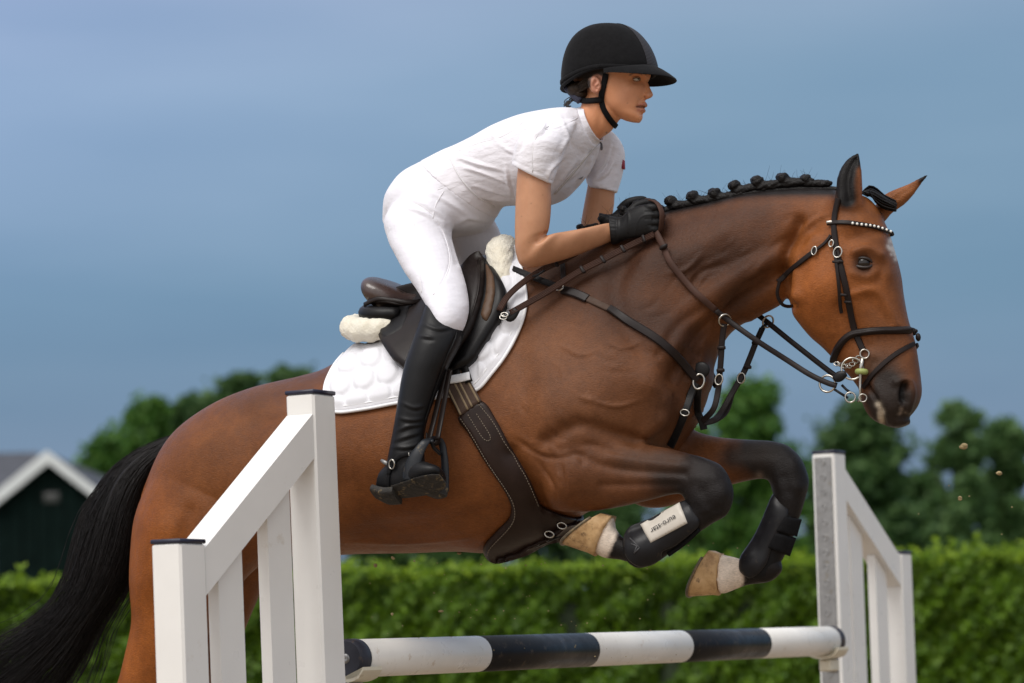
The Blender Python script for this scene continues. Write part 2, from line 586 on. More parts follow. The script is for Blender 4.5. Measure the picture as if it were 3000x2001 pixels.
x0 = YP(2862, 1600, HY)[0]
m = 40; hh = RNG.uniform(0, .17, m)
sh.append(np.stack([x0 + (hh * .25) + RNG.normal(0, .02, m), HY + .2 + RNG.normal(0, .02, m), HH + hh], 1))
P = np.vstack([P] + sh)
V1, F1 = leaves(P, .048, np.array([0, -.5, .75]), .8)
M_young_lit = leaf_material("young_lit_hedge_leaf", (0.135, 0.245, 0.010), (0.27, 0.40, 0.020), .5, .4)  # young leaves, with light from above also put into their colour
o = mk("young_lit_growth", (V1, F1), M_young_lit, hedge, smooth=False, recalc=False); tag(o, kind="stuff")

# ---- trees far behind the hedge
M_bark = simple("bark", (0.05, 0.042, 0.032), 0.9, 0.3, 6, .4, 12, .05)
TM = [leaf_material("tree_leaf_mid", (0.040, 0.125, 0.022), (0.115, 0.235, 0.036), .6, .35),
      leaf_material("tree_leaf_dark", (0.034, 0.090, 0.028), (0.085, 0.165, 0.044), .6, .35),
      leaf_material("tree_leaf_pale", (0.060, 0.135, 0.046), (0.130, 0.230, 0.075), .6, .35)]
def tree(px, top, halfw, Y, mat_i, label, n=13000, gaps=.35, base=1800, seed=1, clump=.42):
    """px, top, halfw: where the crown stands in the photograph; built at distance Y"""
    r = np.random.default_rng(seed)
    c = YP(px, 1900, Y); x0 = c[0]
    ztop = YP(px, top, Y)[2]; hw = halfw * Y / FPX
    zb = max(.8, YP(px, base, Y)[2])
    t = thing("tree", label, "tree", (x0, Y, 0), "trees far behind the hedge")
    gt = Geo()
    H_ = ztop * .8
    gt.tube(np.array([(x0, Y, -.1), (x0 + .1, Y, H_ * .35), (x0 - .1, Y, H_ * .7), (x0, Y, H_)]), np.array([.26, .2, .13, .05]), m=8)
    lob = []
    for k in range(90):
        f = r.uniform(0, 1) ** .8
        zz = zb + (ztop - zb) * f
        env = math.sqrt(max(.02, 1 - (max(0, f - .35) / .68) ** 2.0)) * (1 if f > .12 else .75)
        a = r.uniform(0, 6.28); rr = hw * env * r.uniform(.15, .95)
        s = hw * r.uniform(.20, .52) * (1 - .30 * f)
        p = np.array([x0 + rr * math.cos(a), Y + rr * .8 * math.sin(a), min(zz, ztop - s * .55)])
        lob.append((p, s))
        if k < 14:
            gt.tube(np.array([(x0, Y, max(.5, p[2] * .55)), (x0 * .5 + p[0] * .5, Y * .5 + p[1] * .5, p[2] * .82), tuple(p)]), np.array([.09, .06, .02]), m=5)
    lob.append((np.array([x0, Y, ztop - hw * .28]), hw * .30))
    mk("trunk", gt, M_bark, t)
    P = []
    per = n // len(lob)
    for p, s in lob:
        d = unit(r.normal(0, 1, (per, 3))); rad_ = s * np.abs(r.normal(.55, .42, per)) * (1 + .25 * vnoise(d, 3, int(abs(p[0]) * 10) % 99))
        P.append(p + d * rad_[:, None] * np.array([1, 1, .85]))
    P = np.vstack(P)
    V_, F_ = leaves(P, clump * Y / 130, np.array([0, -.35, .7]), .9, .75)
    o = mk("crown", (V_, F_), TM[mat_i], t, smooth=False, recalc=False); tag(o, kind="stuff")
    return t
tree(330, 1275, 135, 132, 0, "lowest round green tree just right of the barn gable", seed=2)
tree(455, 1178, 120, 128, 0, "bushy green tree between the barn and the horse tail", seed=3)
tree(590, 1165, 120, 130, 1, "dark green tree behind the bay horse's croup", seed=4)
tree(720, 1100, 120, 138, 1, "dark treetop rising over the horse's loin", seed=5)
tree(860, 1085, 150, 140, 1, "tallest dark treetop just behind the white saddle pad", seed=6)
tree(1240, 1290, 260, 150, 1, "dark tree hidden mostly behind the horse's belly", seed=16)
tree(1700, 1270, 260, 152, 1, "dark tree behind the horse's folded near foreleg", seed=17)
tree(2225, 1128, 165, 128, 0, "bright green round tree under the horse's throat and reins", seed=7, n=15000)
tree(2075, 1260, 120, 134, 0, "lower green tree behind the horse's chest and knees", seed=8)
tree(2560, 1175, 165, 150, 1, "dark green tree below the horse's muzzle behind the tall post", seed=9, n=15000)
tree(2440, 1330, 80, 156, 1, "low dark tree in the gap under the bit rings", seed=10)
tree(2830, 1185, 110, 140, 2, "pale green tree standing tallest right of the muzzle", seed=11)
tree(2960, 1235, 110, 142, 2, "pale tree cut off by the right edge of the photo", seed=12)
tree(2720, 1400, 110, 156, 1, "low dark tree in the dip between two crowns right of the muzzle", seed=13)
# dark undergrowth that closes the view under the crowns
n = 26000
x = RNG.uniform(-28, 32, n); z = RNG.uniform(0, 1, n) ** .8
zt = 5.0 + .8 * vnoise(x[:, None], .5, 21)
P = np.stack([x, 160 + RNG.uniform(-3, 3, n), z * zt], 1)
V1, F1 = leaves(P, .75, np.array([0, -.5, .5]), .9, .8)
M_under = leaf_material("undergrowth_leaf", (0.012, 0.042, 0.028), (0.026, 0.070, 0.044), .6, .2)
o = mk("undergrowth", (V1, F1), M_under, None, smooth=False, recalc=False); tag(o, kind="stuff")
o["label"] = "dark undergrowth filling the gaps below the far trees"; o["category"] = "undergrowth"

# ---- barn at the left
BY = 92.0
def bp(u, v, dy=0.0): return YP(u, v, BY + dy)
apex = bp(143, 1322); eR = bp(318, 1456); eL = bp(-40, 1470)
barn = thing("barn", "dark green barn with a white edged grey roof beyond the hedge", "barn", (apex[0], BY, 0))
M_bwall = simple("barn_boards", (0.0035, 0.009, 0.008), 0.95, 0.25, 2, spec=.08)
M_white_trim = simple("white_painted_board", (0.62, 0.63, 0.64), 0.6, 0.08, 3)
M_roof = simple("grey_roof", (0.055, 0.060, 0.075), 0.8, 0.2, 2)
wl, wr = eL[0] + .25, eR[0] - .35
ze = eR[2] - .35
g = Geo()
g.add([(wl, BY, 0), (wr, BY, 0), (wr, BY, ze), (apex[0], BY, apex[2] - .35), (wl, BY, ze),
       (wl, BY + 14, 0), (wr, BY + 14, 0), (wr, BY + 14, ze), (apex[0], BY + 14, apex[2] - .35), (wl, BY + 14, ze)],
      [(0, 1, 2, 3, 4), (9, 8, 7, 6, 5), (1, 6, 7, 2), (0, 4, 9, 5)])
wall = mk("wall", g, M_bwall, barn, smooth=False)
# upright boards with recessed joints
bme = None
k = 0; xx = wl
while xx < wr - .1:
    zt_ = ze + (apex[2] - .40 - ze) * max(0, 1 - abs((xx + .22 - apex[0]) / ((wr - wl) / 2)))
    gb = Geo(); gb.bbox((xx + .22, BY - .02, max(1.2, zt_) / 2), (.20, .018, max(1.2, zt_) / 2), bev=.008)
    mk("board", gb, M_bwall, wall, smooth=False); xx += .44
def slab(a, b, th, y0, y1, name, mat, par):
    a = np.array(a); b = np.array(b)
    n_ = unit(np.array([-(b - a)[2], 0, (b - a)[0]])); n_ = n_ if n_[2] > 0 else -n_
    gg = Geo()
    V_ = [p + n_ * h + np.array([0, y, 0]) for p in (a, b) for h in (0, -th) for y in (y0, y1)]
    gg.hexa(V_)
    return mk(name, gg, mat, par, smooth=False)
A0 = np.array([apex[0], BY, apex[2]]); L0 = np.array([eL[0], BY, eL[2]]); R0_ = np.array([eR[0], BY, eR[2]])
slab(A0 - np.array([0, 0, .06]), L0 - np.array([0, 0, .06]), .16, -.30, 14.2, "roof", M_roof, barn)
slab(A0 - np.array([0, 0, .063]), R0_ - np.array([0, 0, .063]), .16, -.30, 14.2, "roof", M_roof, barn)
slab(A0, L0, .34, -.42, -.31, "fascia", M_white_trim, barn)
slab(A0, R0_, .28, -.425, -.315, "fascia", M_white_trim, barn)
# the cross roof of the rear wing
rz = bp(40, 1326, 9)[2]
g = Geo(); x1 = bp(112, 1326, 9)[0]
g.add([(x1 - 14, BY + 9, rz), (x1, BY + 9, rz), (x1 + .9, BY + 5, rz - 2.4), (x1 - 14, BY + 5, rz - 2.4), (x1 - 14, BY + 9.2, rz - .25), (x1, BY + 9.2, rz - .25)],
      [(0, 1, 2, 3), (1, 0, 4, 5)])
mk("rear_roof", g, M_roof, barn, smooth=False)
g = Geo(); c = bp(152, 1458); g.bbox((c[0], BY - .06, c[2]), (.24, .03, .16), bev=.01)
mk("vent", g, simple("vent_metal", (0.06, 0.06, 0.06), .6, .1, 5), barn)
for u in (95, 188):
    g = Geo(); c = bp(u, 1600); g.bbox((c[0], BY - .08, 1.6), (.09, .05, 1.6), bev=.01)
    mk("door_post", g, simple("grey_post", (0.045, 0.050, 0.052), .7, .1, 4), barn)
# ================================================================== horse
def coat_material():
    q = Nodes("bay_coat")
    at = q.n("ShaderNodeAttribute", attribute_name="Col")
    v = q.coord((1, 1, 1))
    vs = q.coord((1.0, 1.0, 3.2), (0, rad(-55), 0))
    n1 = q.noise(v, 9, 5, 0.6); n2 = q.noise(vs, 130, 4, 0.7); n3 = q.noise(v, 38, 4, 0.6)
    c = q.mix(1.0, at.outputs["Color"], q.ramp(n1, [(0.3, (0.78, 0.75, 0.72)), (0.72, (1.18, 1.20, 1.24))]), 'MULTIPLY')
    c = q.mix(1.0, c, q.ramp(n2, [(0.3, (0.78, 0.78, 0.78)), (0.7, (1.22, 1.22, 1.22))]), 'MULTIPLY')
    c = q.mix(1.0, c, q.ramp(n3, [(0.3, (0.9, 0.9, 0.9)), (0.7, (1.1, 1.1, 1.1))]), 'MULTIPLY')
    q.set(Base_Color=c, Roughness=q.ramp(n3, [(0.3, 0.33), (0.7, 0.48)]))
    q.set(Specular_IOR_Level=0.19)
    b = q.bump(n2, 0.5, 0.004)
    # fine veins and skin folds
    w = q.n("ShaderNodeTexNoise"); q.l(q.coord((1, 1, 0.7), (0.4, 0.5, 0.3)), w.inputs["Vector"])
    w.noise_type = 'RIDGED_MULTIFRACTAL'
    w.inputs["Scale"].default_value = 10.0; w.inputs["Detail"].default_value = 3.0; w.inputs["Roughness"].default_value = 0.45
    b = q.bump(w.outputs[0], 0.20, 0.010, b)
    b = q.bump(n1, 0.25, 0.008, b)
    q.set(Normal=b)
    return q.m
M_coat = coat_material()
def hair_material(name, col, rough=0.38):
    q = Nodes(name)
    v = q.coord((1, 1, 1))
    nz = q.noise(v, 60, 3)
    q.set(Base_Color=q.ramp(nz, [(0.3, tuple(x * 0.6 for x in col)), (0.7, tuple(x * 1.5 for x in col))]), Roughness=rough)
    q.set(Specular_IOR_Level=0.20, Normal=q.bump(q.noise(v, 300, 3, 0.6), 0.6, 0.003))
    return q.m
M_mane = hair_material("black_hair", (0.006, 0.005, 0.005), 0.40)

G = Geo()
# trunk and neck
G.tb([
    (497, 1325, 425, 1600, .10, .0),
    (560, 1243, 500, 1660, .19, .0),
    (680, 1170, 640, 1655, .25, .0, 2.2, -.05),
    (800, 1128, 790, 1632, .268, .0, 2.25, -.08),
    (907, 1102, 930, 1628, .275, .0, 2.2, -.10),
    (985, 1076, 1060, 1622, .285, .0, 2.15, -.12),
    (1090, 1008, 1200, 1620, .295, .0, 2.1, -.15),
    (1200, 958, 1330, 1616, .295, .0, 2.1, -.18),
    (1310, 890, 1450, 1618, .28, .0, 2.1, -.2),
    (1410, 828, 1580, 1572, .262, .0, 2.1, -.24),
    (1490, 778, 1710, 1500, .245, .0, 2.1, -.30),
    (1590, 738, 1850, 1430, .228, .0, 2.1, -.36),
    (1700, 690, 1965, 1325, .20, .0, 2.1, -.36),
    (1850, 650, 2052, 1190, .155, .0, 2.0, -.34),
    (1964, 618, 2085, 1070, .118, .0, 2.0, -.28),
    (2080, 594, 2120, 995, .100, .0, 2.0, -.24),
    (2180, 572, 2166, 953, .092, .0, 2.0, -.2),
    (2280, 562, 2222, 917, .086, .0, 2.0, -.18),
    (2380, 558, 2275, 890, .080, .0, 2.0, -.15),
    (2460, 566, 2340, 850, .074, .0, 2.0, -.1),
    (2520, 590, 2400, 800, .05, .0, 2.0, 0)], m=64, per=6)
# head
G.tb([
    (2455, 572, 2400, 690, .055),
    (2500, 566, 2350, 760, .082),
    (2556, 590, 2322, 820, .098, 0, 2.3, .10),
    (2592, 655, 2316, 870, .106, 0, 2.4, .14),
    (2616, 730, 2322, 915, .108, 0, 2.5, .16),
    (2635, 800, 2345, 950, .098, 0, 2.5, .12),
    (2646, 868, 2378, 990, .083, 0, 2.4, .05),
    (2660, 935, 2412, 1020, .070, 0, 2.3, 0),
    (2680, 1000, 2450, 1060, .063, 0, 2.3, -.02),
    (2690, 1060, 2492, 1105, .060, 0, 2.3, 0),
    (2696, 1110, 2520, 1145, .062, 0, 2.4, .04),
    (2698, 1150, 2530, 1182, .064, 0, 2.4, .05),
    (2688, 1186, 2544, 1212, .058, 0, 2.3, .05),
    (2668, 1215, 2562, 1228, .045, 0, 2.2, .0),
    (2645, 1236, 2590, 1236, .028)], m=48, per=6)
# lower lip and chin
G.tb([(2535, 1140, 2520, 1160, .03), (2565, 1160, 2535, 1200, .038), (2600, 1190, 2552, 1225, .042), (2640, 1215, 2585, 1246, .040), (2662, 1225, 2622, 1254, .033), (2668, 1236, 2652, 1248, .018)], m=28, per=5)
# near foreleg, folded
G.tb([
    (1650, 1180, 1545, 1340, .06, .12),
    (1730, 1235, 1566, 1415, .082, .145),
    (1790, 1268, 1612, 1490, .082, .15),
    (1870, 1291, 1700, 1499, .070, .145),
    (1945, 1312, 1795, 1489, .060, .14),
    (2010, 1328, 1890, 1468, .052, .14),
    (2065, 1342, 1960, 1450, .046, .14),
    (2112, 1364, 1996, 1448, .047, .14),
    (2140, 1410, 2004, 1458, .050, .14),
    (2146, 1462, 2010, 1468, .050, .14),
    (2128, 1508, 2016, 1478, .044, .14),
    (2086, 1534, 2010, 1490, .036, .14),
    (2030, 1572, 1975, 1512, .029, .14),
    (1970, 1612, 1920, 1546, .028, .14),
    (1915, 1645, 1862, 1574, .034, .14),
    (1870, 1652, 1826, 1576, .034, .14),
    (1815, 1640, 1800, 1545, .030, .14),
    (1770, 1634, 1798, 1520, .034, .14),
    (1745, 1620, 1796, 1512, .036, .14)], m=32, per=5)
# far foreleg
G.tb([
    (1900, 1180, 1790, 1390, .06, -.10),
    (1990, 1240, 1850, 1470, .075, -.12),
    (2060, 1268, 1935, 1488, .068, -.12),
    (2128, 1282, 2045, 1452, .058, -.12),
    (2197, 1288, 2144, 1420, .050, -.12),
    (2260, 1292, 2215, 1404, .046, -.12),
    (2312, 1308, 2248, 1406, .046, -.12),
    (2348, 1350, 2258, 1420, .048, -.12),
    (2368, 1405, 2264, 1440, .049, -.12),
    (2358, 1460, 2268, 1456, .044, -.12),
    (2340, 1520, 2264, 1485, .036, -.12),
    (2312, 1580, 2240, 1545, .029, -.12),
    (2288, 1630, 2212, 1600, .028, -.12),
    (2290, 1672, 2190, 1632, .035, -.12),
    (2255, 1704, 2178, 1640, .034, -.12),
    (2190, 1714, 2150, 1632, .030, -.12),
    (2125, 1738, 2122, 1626, .038, -.12),
    (2108, 1738, 2114, 1622, .040, -.12)], m=32, per=5)
# near hind leg (rear edge, front edge)
def hind(dx, wc):
    G.tb([
        (540 + dx * .1, 1250, 900 + dx * .1, 1300, .10, wc * .6),
        (462 + dx * .2, 1385, 890 + dx * .2, 1450, .14, wc * .85),
        (410 + dx * .3, 1500, 850 + dx * .4, 1565, .145, wc),
        (393 + dx * .4, 1620, 790 + dx * .5, 1622, .135, wc),
        (391 + dx * .6, 1740, 705 + dx * .7, 1700, .115, wc),
        (392 + dx * .7, 1825, 640 + dx * .9, 1800, .095, wc),
        (370 + dx, 1925, 580 + dx * 1.1, 1900, .078, wc),
        (346 + dx * 1.1, 2010, 535 + dx * 1.2, 1990, .068, wc),
        (300 + dx, 2120, 475 + dx, 2105, .056, wc),
        (258 + dx, 2220, 425 + dx, 2215, .048, wc),
        (232 + dx, 2300, 392 + dx, 2320, .045, wc),
        (252 + dx, 2400, 368 + dx, 2420, .036, wc),
        (285 + dx, 2560, 372 + dx, 2575, .030, wc),
        (318 + dx, 2680, 412 + dx, 2670, .036, wc),
        (362 + dx, 2750, 440 + dx, 2710, .031, wc),
        (410 + dx, 2800, 490 + dx, 2740, .040, wc)], m=36, per=5)
hind(0, .13)
hind(100, -.13)
# ears
def ear(rows, wc):
    G.tb([(a, b, c, d, W, wc) for a, b, c, d, W in rows], m=18, per=4)
ear([(2530, 610, 2450, 610, .026), (2526, 575, 2456, 575, .026), (2525, 530, 2453, 530, .024), (2523, 490, 2465, 490, .018), (2520, 462, 2487, 462, .010), (2517, 447, 2509, 449, .003)], .07)
ear([(2560, 590, 2590, 660, .024), (2590, 570, 2618, 622, .024), (2625, 554, 2650, 598, .021), (2660, 540, 2676, 570, .015), (2690, 524, 2699, 538, .009), (2716, 510, 2720, 516, .003)], -.075)
hV, hQ = remesh(G, 0.0055)
hV = taubin(hV, hQ, 5)
S = Sculpt(hV, hQ)
# soften the joins between limbs and body
blend = np.zeros(len(hV))
for pts, r, wmin, wmax in (([(1560, 1290), (1700, 1240), (1800, 1275)], 70, 0, 9), ([(1560, 1300), (1560, 1420), (1610, 1500)], 55, 0, 9),
                 ([(1960, 1240), (2060, 1265)], 60, -9, 0.05), ([(560, 1260), (900, 1300), (880, 1500), (780, 1630)], 90, 0, 9),
                 ([(2310, 870), (2300, 780), (2340, 680), (2440, 580)], 45, -9, 9), ([(2455, 600), (2530, 600)], 22, 0, 9), ([(2575, 590), (2600, 640)], 20, -9, 0),
                 ([(2540, 1140), (2570, 1200), (2600, 1240)], 20, -9, 9), ([(460, 1330), (540, 1260)], 60, -9, 9)):
    ix, g, t, d = S.sel(pts, r, wmin, wmax, False)
    blend[ix] = np.maximum(blend[ix], np.clip(g * 1.6, 0, 1))
S.V = laplace(S.V, S.Q, 26, 0.6, blend)
NEAR = dict(wmin=-0.02)
# big muscle forms
S.push([
    ([(1840, 1090)], 150, 12), ([(1985, 1205)], 75, 14), ([(1650, 1190)], 110, 14), ([(1560, 1050)], 110, -6),
    ([(1500, 960), (1530, 1150), (1520, 1290)], 45, -7), ([(1500, 1330), (1555, 1420), (1585, 1500)], 26, -12),
    ([(1600, 1290), (1690, 1245), (1760, 1258), (1860, 1288)], 20, -10),
    ([(1900, 1300), (1960, 1240), (1990, 1140)], 24, -8), ([(1930, 1235), (1890, 1275)], 28, 9),
    ([(1690, 1390)], 75, 11), ([(1640, 1440)], 40, 5), ([(1790, 1340), (1900, 1350), (2010, 1362)], 15, 4),
    ([(1680, 1330), (1800, 1372), (2005, 1388)], 11, -4.5), ([(1720, 1300), (1850, 1335), (1990, 1352)], 9, -2.5), ([(1760, 1420), (1880, 1420), (1980, 1420)], 11, -3.5),
    ([(1110, 1300)], 230, 10), ([(960, 1440), (870, 1540)], 60, -14),
    ([(700, 1400)], 190, 16), ([(760, 1190), (840, 1230), (800, 1300)], 45, 8), ([(880, 1290), (850, 1420)], 45, -7),
    ([(560, 1500), (520, 1700)], 22, -5), ([(470, 1560), (440, 1700)], 60, 8),
    # neck
    ([(2290, 800), (2170, 880), (2040, 990), (1975, 1110)], 26, -12), ([(2260, 740), (2110, 850), (1960, 1000), (1900, 1120)], 42, 10),
    ([(2430, 640), (2330, 700), (2200, 745), (2050, 830)], 24, -7), ([(2440, 590), (2250, 620), (2080, 680), (1900, 780)], 60, 8),
    ([(1870, 700), (1800, 850), (1860, 1000), (1960, 1090)], 34, -9), ([(2330, 870), (2200, 930)], 22, 7), ([(2010, 1020), (2060, 1110)], 35, 9),
    ([(2060, 900), (1980, 960), (1930, 1040)], 16, -6), ([(2120, 690), (2000, 760)], 26, 4), ([(2040, 1040), (2010, 1130), (2030, 1190)], 16, -7),
    # head
    ([(2420, 850)], 85, 9), ([(2345, 650), (2306, 740), (2303, 830), (2320, 890)], 16, -16), ([(2380, 700), (2335, 780), (2335, 870)], 18, 6),
    ([(2500, 860), (2560, 850), (2600, 900), (2622, 950)], 11, 4.5), ([(2545, 880), (2600, 950)], 16, -3),
    ([(2460, 900), (2500, 960), (2540, 1010)], 22, -5), ([(2600, 1000)], 42, -4), ([(2490, 700), (2520, 690)], 18, -4),
    ([(2505, 738), (2540, 728), (2572, 748)], 13, 9), ([(2500, 800), (2540, 812), (2570, 795)], 12, 3.5), ([(2585, 780), (2575, 820)], 13, -4),
    ([(2455, 665), (2520, 655)], 16, 4), ([(2580, 700), (2600, 800)], 20, 4),
    ([(2560, 1060), (2545, 1100), (2538, 1135)], 12, -4), ([(2536, 1128), (2562, 1160), (2580, 1200), (2590, 1240)], 6.5, -8),
    ([(2570, 1140), (2600, 1190), (2620, 1230)], 20, 4), ([(2625, 1120), (2660, 1115), (2672, 1150), (2660, 1200)], 10, 7), ([(2640, 1130), (2634, 1160), (2640, 1190)], 8, 4),
], k=1.4, **NEAR)
S.push([([(2650, 1126), (2643, 1150), (2645, 1172)], 9, -13), ([(2652, 1140)], 8, -8)], **NEAR)
S.push([([(2529, 771)], 19, -10)], **NEAR)
# ear hollows
S.push([([(2490, 585), (2482, 540), (2490, 490), (2508, 462)], 16, -13)], wmin=0.04)
S.push([([(2600, 600), (2650, 562), (2690, 535)], 7, -3)], wmax=-0.02)
# knees and tendons
S.push([([(2120, 1440)], 26, 6), ([(2060, 1440), (2075, 1480)], 14, -5), ([(2040, 1400), (2090, 1400)], 16, 3), ([(2105, 1490), (2070, 1510)], 11, -3)], wmin=0.05)
S.push([([(2330, 1360)], 26, 5), ([(2300, 1400), (2310, 1440)], 14, -4), ([(2170, 1330), (2280, 1330)], 12, -3), ([(2340, 1430)], 18, 4)], wmax=-0.03)
# veins and skin folds
S.push([([(1760, 1000), (1830, 1020), (1880, 1000)], 5, 2, 1), ([(1640, 1010), (1700, 1040), (1740, 1030)], 5, 2, 1), ([(1690, 1160), (1800, 1190), (1880, 1170)], 5, 2, 1),
        ([(1500, 1280), (1600, 1340), (1720, 1330)], 6, -2.5, 1), ([(1720, 1150), (1760, 1230)], 6, 2, 1), ([(2060, 740), (2010, 790), (1950, 800)], 8, 2.5, 1),
        ([(2150, 860), (2090, 930), (2080, 980)], 7, 2.5, 1), ([(2480, 1010), (2520, 985), (2600, 990)], 5, -2, 1), ([(1640, 1350), (1660, 1450)], 6, -2, 1),
        ([(2440, 620), (2380, 650), (2330, 700)], 7, 2, 1), ([(1560, 1330), (1620, 1420), (1630, 1480)], 6, -2, 1), ([(2020, 860), (2050, 800), (2130, 770)], 9, -3, 1),
        ([(1030, 1560), (1250, 1540), (1450, 1500)], 30, -5, 1), ([(1010, 1590), (1200, 1590), (1390, 1575)], 6, 2, 1)], k=2.4, **NEAR)
fold = []
rr = np.random.default_rng(77)
for (cu, cv), (du, dv), n_, L_, sp in (((2060, 800), (-.75, .66), 16, 90, 110), ((2230, 760), (-.8, .6), 9, 70, 60), ((1990, 1050), (-.2, .98), 12, 70, 60), ((1660, 1420), (.3, .95), 9, 60, 55), ((1760, 1030), (.95, .3), 10, 80, 110),
                                   ((1620, 1260), (.6, .8), 8, 70, 60), ((2480, 1000), (.9, -.3), 5, 40, 25), ((1560, 1180), (.2, 1), 6, 80, 50), ((1960, 1200), (.3, -.9), 6, 50, 35), ((2330, 700), (-.8, .55), 6, 50, 40)):
    for _ in range(n_):
        c0 = np.array([cu, cv]) + rr.normal(0, sp, 2); d0 = np.array([du, dv]) + rr.normal(0, .28, 2); l0 = L_ * rr.uniform(.5, 1.2)
        p_ = [c0 - d0 * l0 * .5, c0 + rr.normal(0, 8, 2), c0 + d0 * l0 * .5]
        fold.append((p_, rr.uniform(5.5, 9), rr.uniform(1.2, 2.6) * (1 if rr.random() < .55 else -1), 1))
S.push(fold, **NEAR)
S.V = taubin(S.V, S.Q, 1)
S.refresh()
hV, hQ = S.V, S.Q
# coat colours
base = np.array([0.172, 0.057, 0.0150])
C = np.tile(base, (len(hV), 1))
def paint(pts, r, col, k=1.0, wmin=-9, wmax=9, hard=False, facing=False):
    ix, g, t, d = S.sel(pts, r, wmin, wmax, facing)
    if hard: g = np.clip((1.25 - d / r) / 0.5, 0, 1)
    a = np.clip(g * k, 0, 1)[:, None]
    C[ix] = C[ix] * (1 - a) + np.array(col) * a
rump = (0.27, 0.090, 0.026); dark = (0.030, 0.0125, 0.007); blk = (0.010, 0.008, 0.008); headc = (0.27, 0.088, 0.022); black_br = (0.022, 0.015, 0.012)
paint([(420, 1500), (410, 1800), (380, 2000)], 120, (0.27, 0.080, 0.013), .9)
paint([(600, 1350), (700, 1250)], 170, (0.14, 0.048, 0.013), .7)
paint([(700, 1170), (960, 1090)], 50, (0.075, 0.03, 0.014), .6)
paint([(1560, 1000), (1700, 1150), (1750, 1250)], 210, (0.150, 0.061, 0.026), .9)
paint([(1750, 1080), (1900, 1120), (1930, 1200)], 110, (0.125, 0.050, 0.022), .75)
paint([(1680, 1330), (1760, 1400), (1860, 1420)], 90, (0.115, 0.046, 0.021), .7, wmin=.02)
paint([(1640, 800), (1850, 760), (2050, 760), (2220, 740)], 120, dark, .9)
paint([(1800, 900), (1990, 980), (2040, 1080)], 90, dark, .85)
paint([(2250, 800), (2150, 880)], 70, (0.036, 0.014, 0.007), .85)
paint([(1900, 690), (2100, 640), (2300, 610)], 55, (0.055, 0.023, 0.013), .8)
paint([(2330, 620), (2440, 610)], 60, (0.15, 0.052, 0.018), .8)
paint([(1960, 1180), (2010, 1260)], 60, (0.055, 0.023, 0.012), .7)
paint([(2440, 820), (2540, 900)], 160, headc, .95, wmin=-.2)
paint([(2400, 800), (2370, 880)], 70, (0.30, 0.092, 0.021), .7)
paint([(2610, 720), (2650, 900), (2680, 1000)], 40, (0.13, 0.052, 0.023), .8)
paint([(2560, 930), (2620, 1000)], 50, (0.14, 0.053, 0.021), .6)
paint([(2528, 772)], 40, (0.035, 0.02, 0.016), .75)
paint([(2528, 772)], 24, blk, .9)
paint([(2590, 1080), (2560, 1060)], 55, (0.10, 0.055, 0.035), .8)
paint([(2600, 1130), (2610, 1190), (2640, 1230)], 62, black_br, 1.4)
paint([(2690, 1060), (2700, 1130)], 28, (0.13, 0.058, 0.030), .7)
paint([(2660, 1160), (2660, 1220)], 34, black_br, 1.0)
paint([(2550, 1170), (2570, 1215)], 22, black_br, 1.2)
paint([(2648, 1128), (2641, 1150), (2643, 1172)], 9, (0.004, 0.003, 0.003), 1.4)
# star and milky foam at the mouth
for _k in range(26):
    a = RNG.random(); q = np.array([2608 + 20 * a, 702 + 60 * a]) + RNG.normal(0, 5, 2)
    paint([q], 4 + 3 * RNG.random(), (0.62, 0.58, 0.54), .75)
for _k in range(14):
    a = RNG.random(); q = np.array([2572 + 14 * a, 1172 + 66 * a]) + RNG.normal(0, 2.5, 2)
    paint([q], 5 + 3 * RNG.random(), (0.55, 0.47, 0.36), .8)
for _k in range(5):
    paint([np.array([2640, 1205]) + RNG.normal(0, 7, 2)], 4, (0.3, 0.24, 0.2), .7)
# black points
paint([(2060, 1400), (2120, 1440), (2060, 1500)], 84, blk, 2.2, wmin=.05)
paint([(1950, 1400), (2010, 1390)], 66, (0.014, 0.010, 0.009), 1.0, wmin=.05)
paint([(1840, 1350), (1960, 1350)], 45, (0.055, 0.028, 0.017), .8, wmin=.05)
paint([(2040, 1530), (1900, 1610), (1800, 1590)], 60, blk, 1.5, wmin=.05)
paint([(2250, 1320), (2330, 1390), (2310, 1500), (2240, 1640)], 80, blk, 2.2, wmax=-.03)
paint([(2150, 1340), (2230, 1340)], 45, black_br, .9, wmax=-.03)
paint([(2280, 1680), (2170, 1680)], 55, blk, 1.5, wmax=-.03)
for wl, pts, r in ((dict(wmin=.05), [(1748, 1622), (1784, 1535)], 30), (dict(wmax=-.03), [(2110, 1740), (2125, 1615)], 40), (dict(wmax=-.03), [(2150, 1700), (2152, 1640)], 26)):
    ix, g, t, d = S.sel(pts, r, wl.get('wmin', -9), wl.get('wmax', 9), False)
    nz_ = 0.5 + 0.5 * np.sin(hV[ix, 0] * 900 + hV[ix, 2] * 1300) * np.sin(hV[ix, 2] * 700)
    a = np.clip((1.35 - d / r) / 0.35 - 0.25 * nz_, 0, 1)[:, None]
    C[ix] = C[ix] * (1 - a) + np.array((0.70, 0.60, 0.50)) * a
paint([(2225, 1393)], 11, (0.20, 0.15, 0.12), .8, wmax=-.03)
paint([(2440, 558), (2300, 558), (2170, 566), (2080, 588), (1964, 612), (1850, 640), (1690, 688), (1600, 725)], 20, blk, 1.2)
# ears
paint([(2480, 580), (2476, 530), (2487, 490), (2512, 450)], 33, (0.004, 0.003, 0.003), 1.6, wmin=.04)
paint([(2522, 590), (2522, 540), (2519, 500)], 8, (0.20, 0.07, 0.025), 1.1, wmin=.04)
paint([(2700, 525), (2722, 508)], 13, blk, 1.3, wmax=-.02)
paint([(2600, 610), (2670, 560)], 24, (0.27, 0.10, 0.035), .7, wmax=-.02)
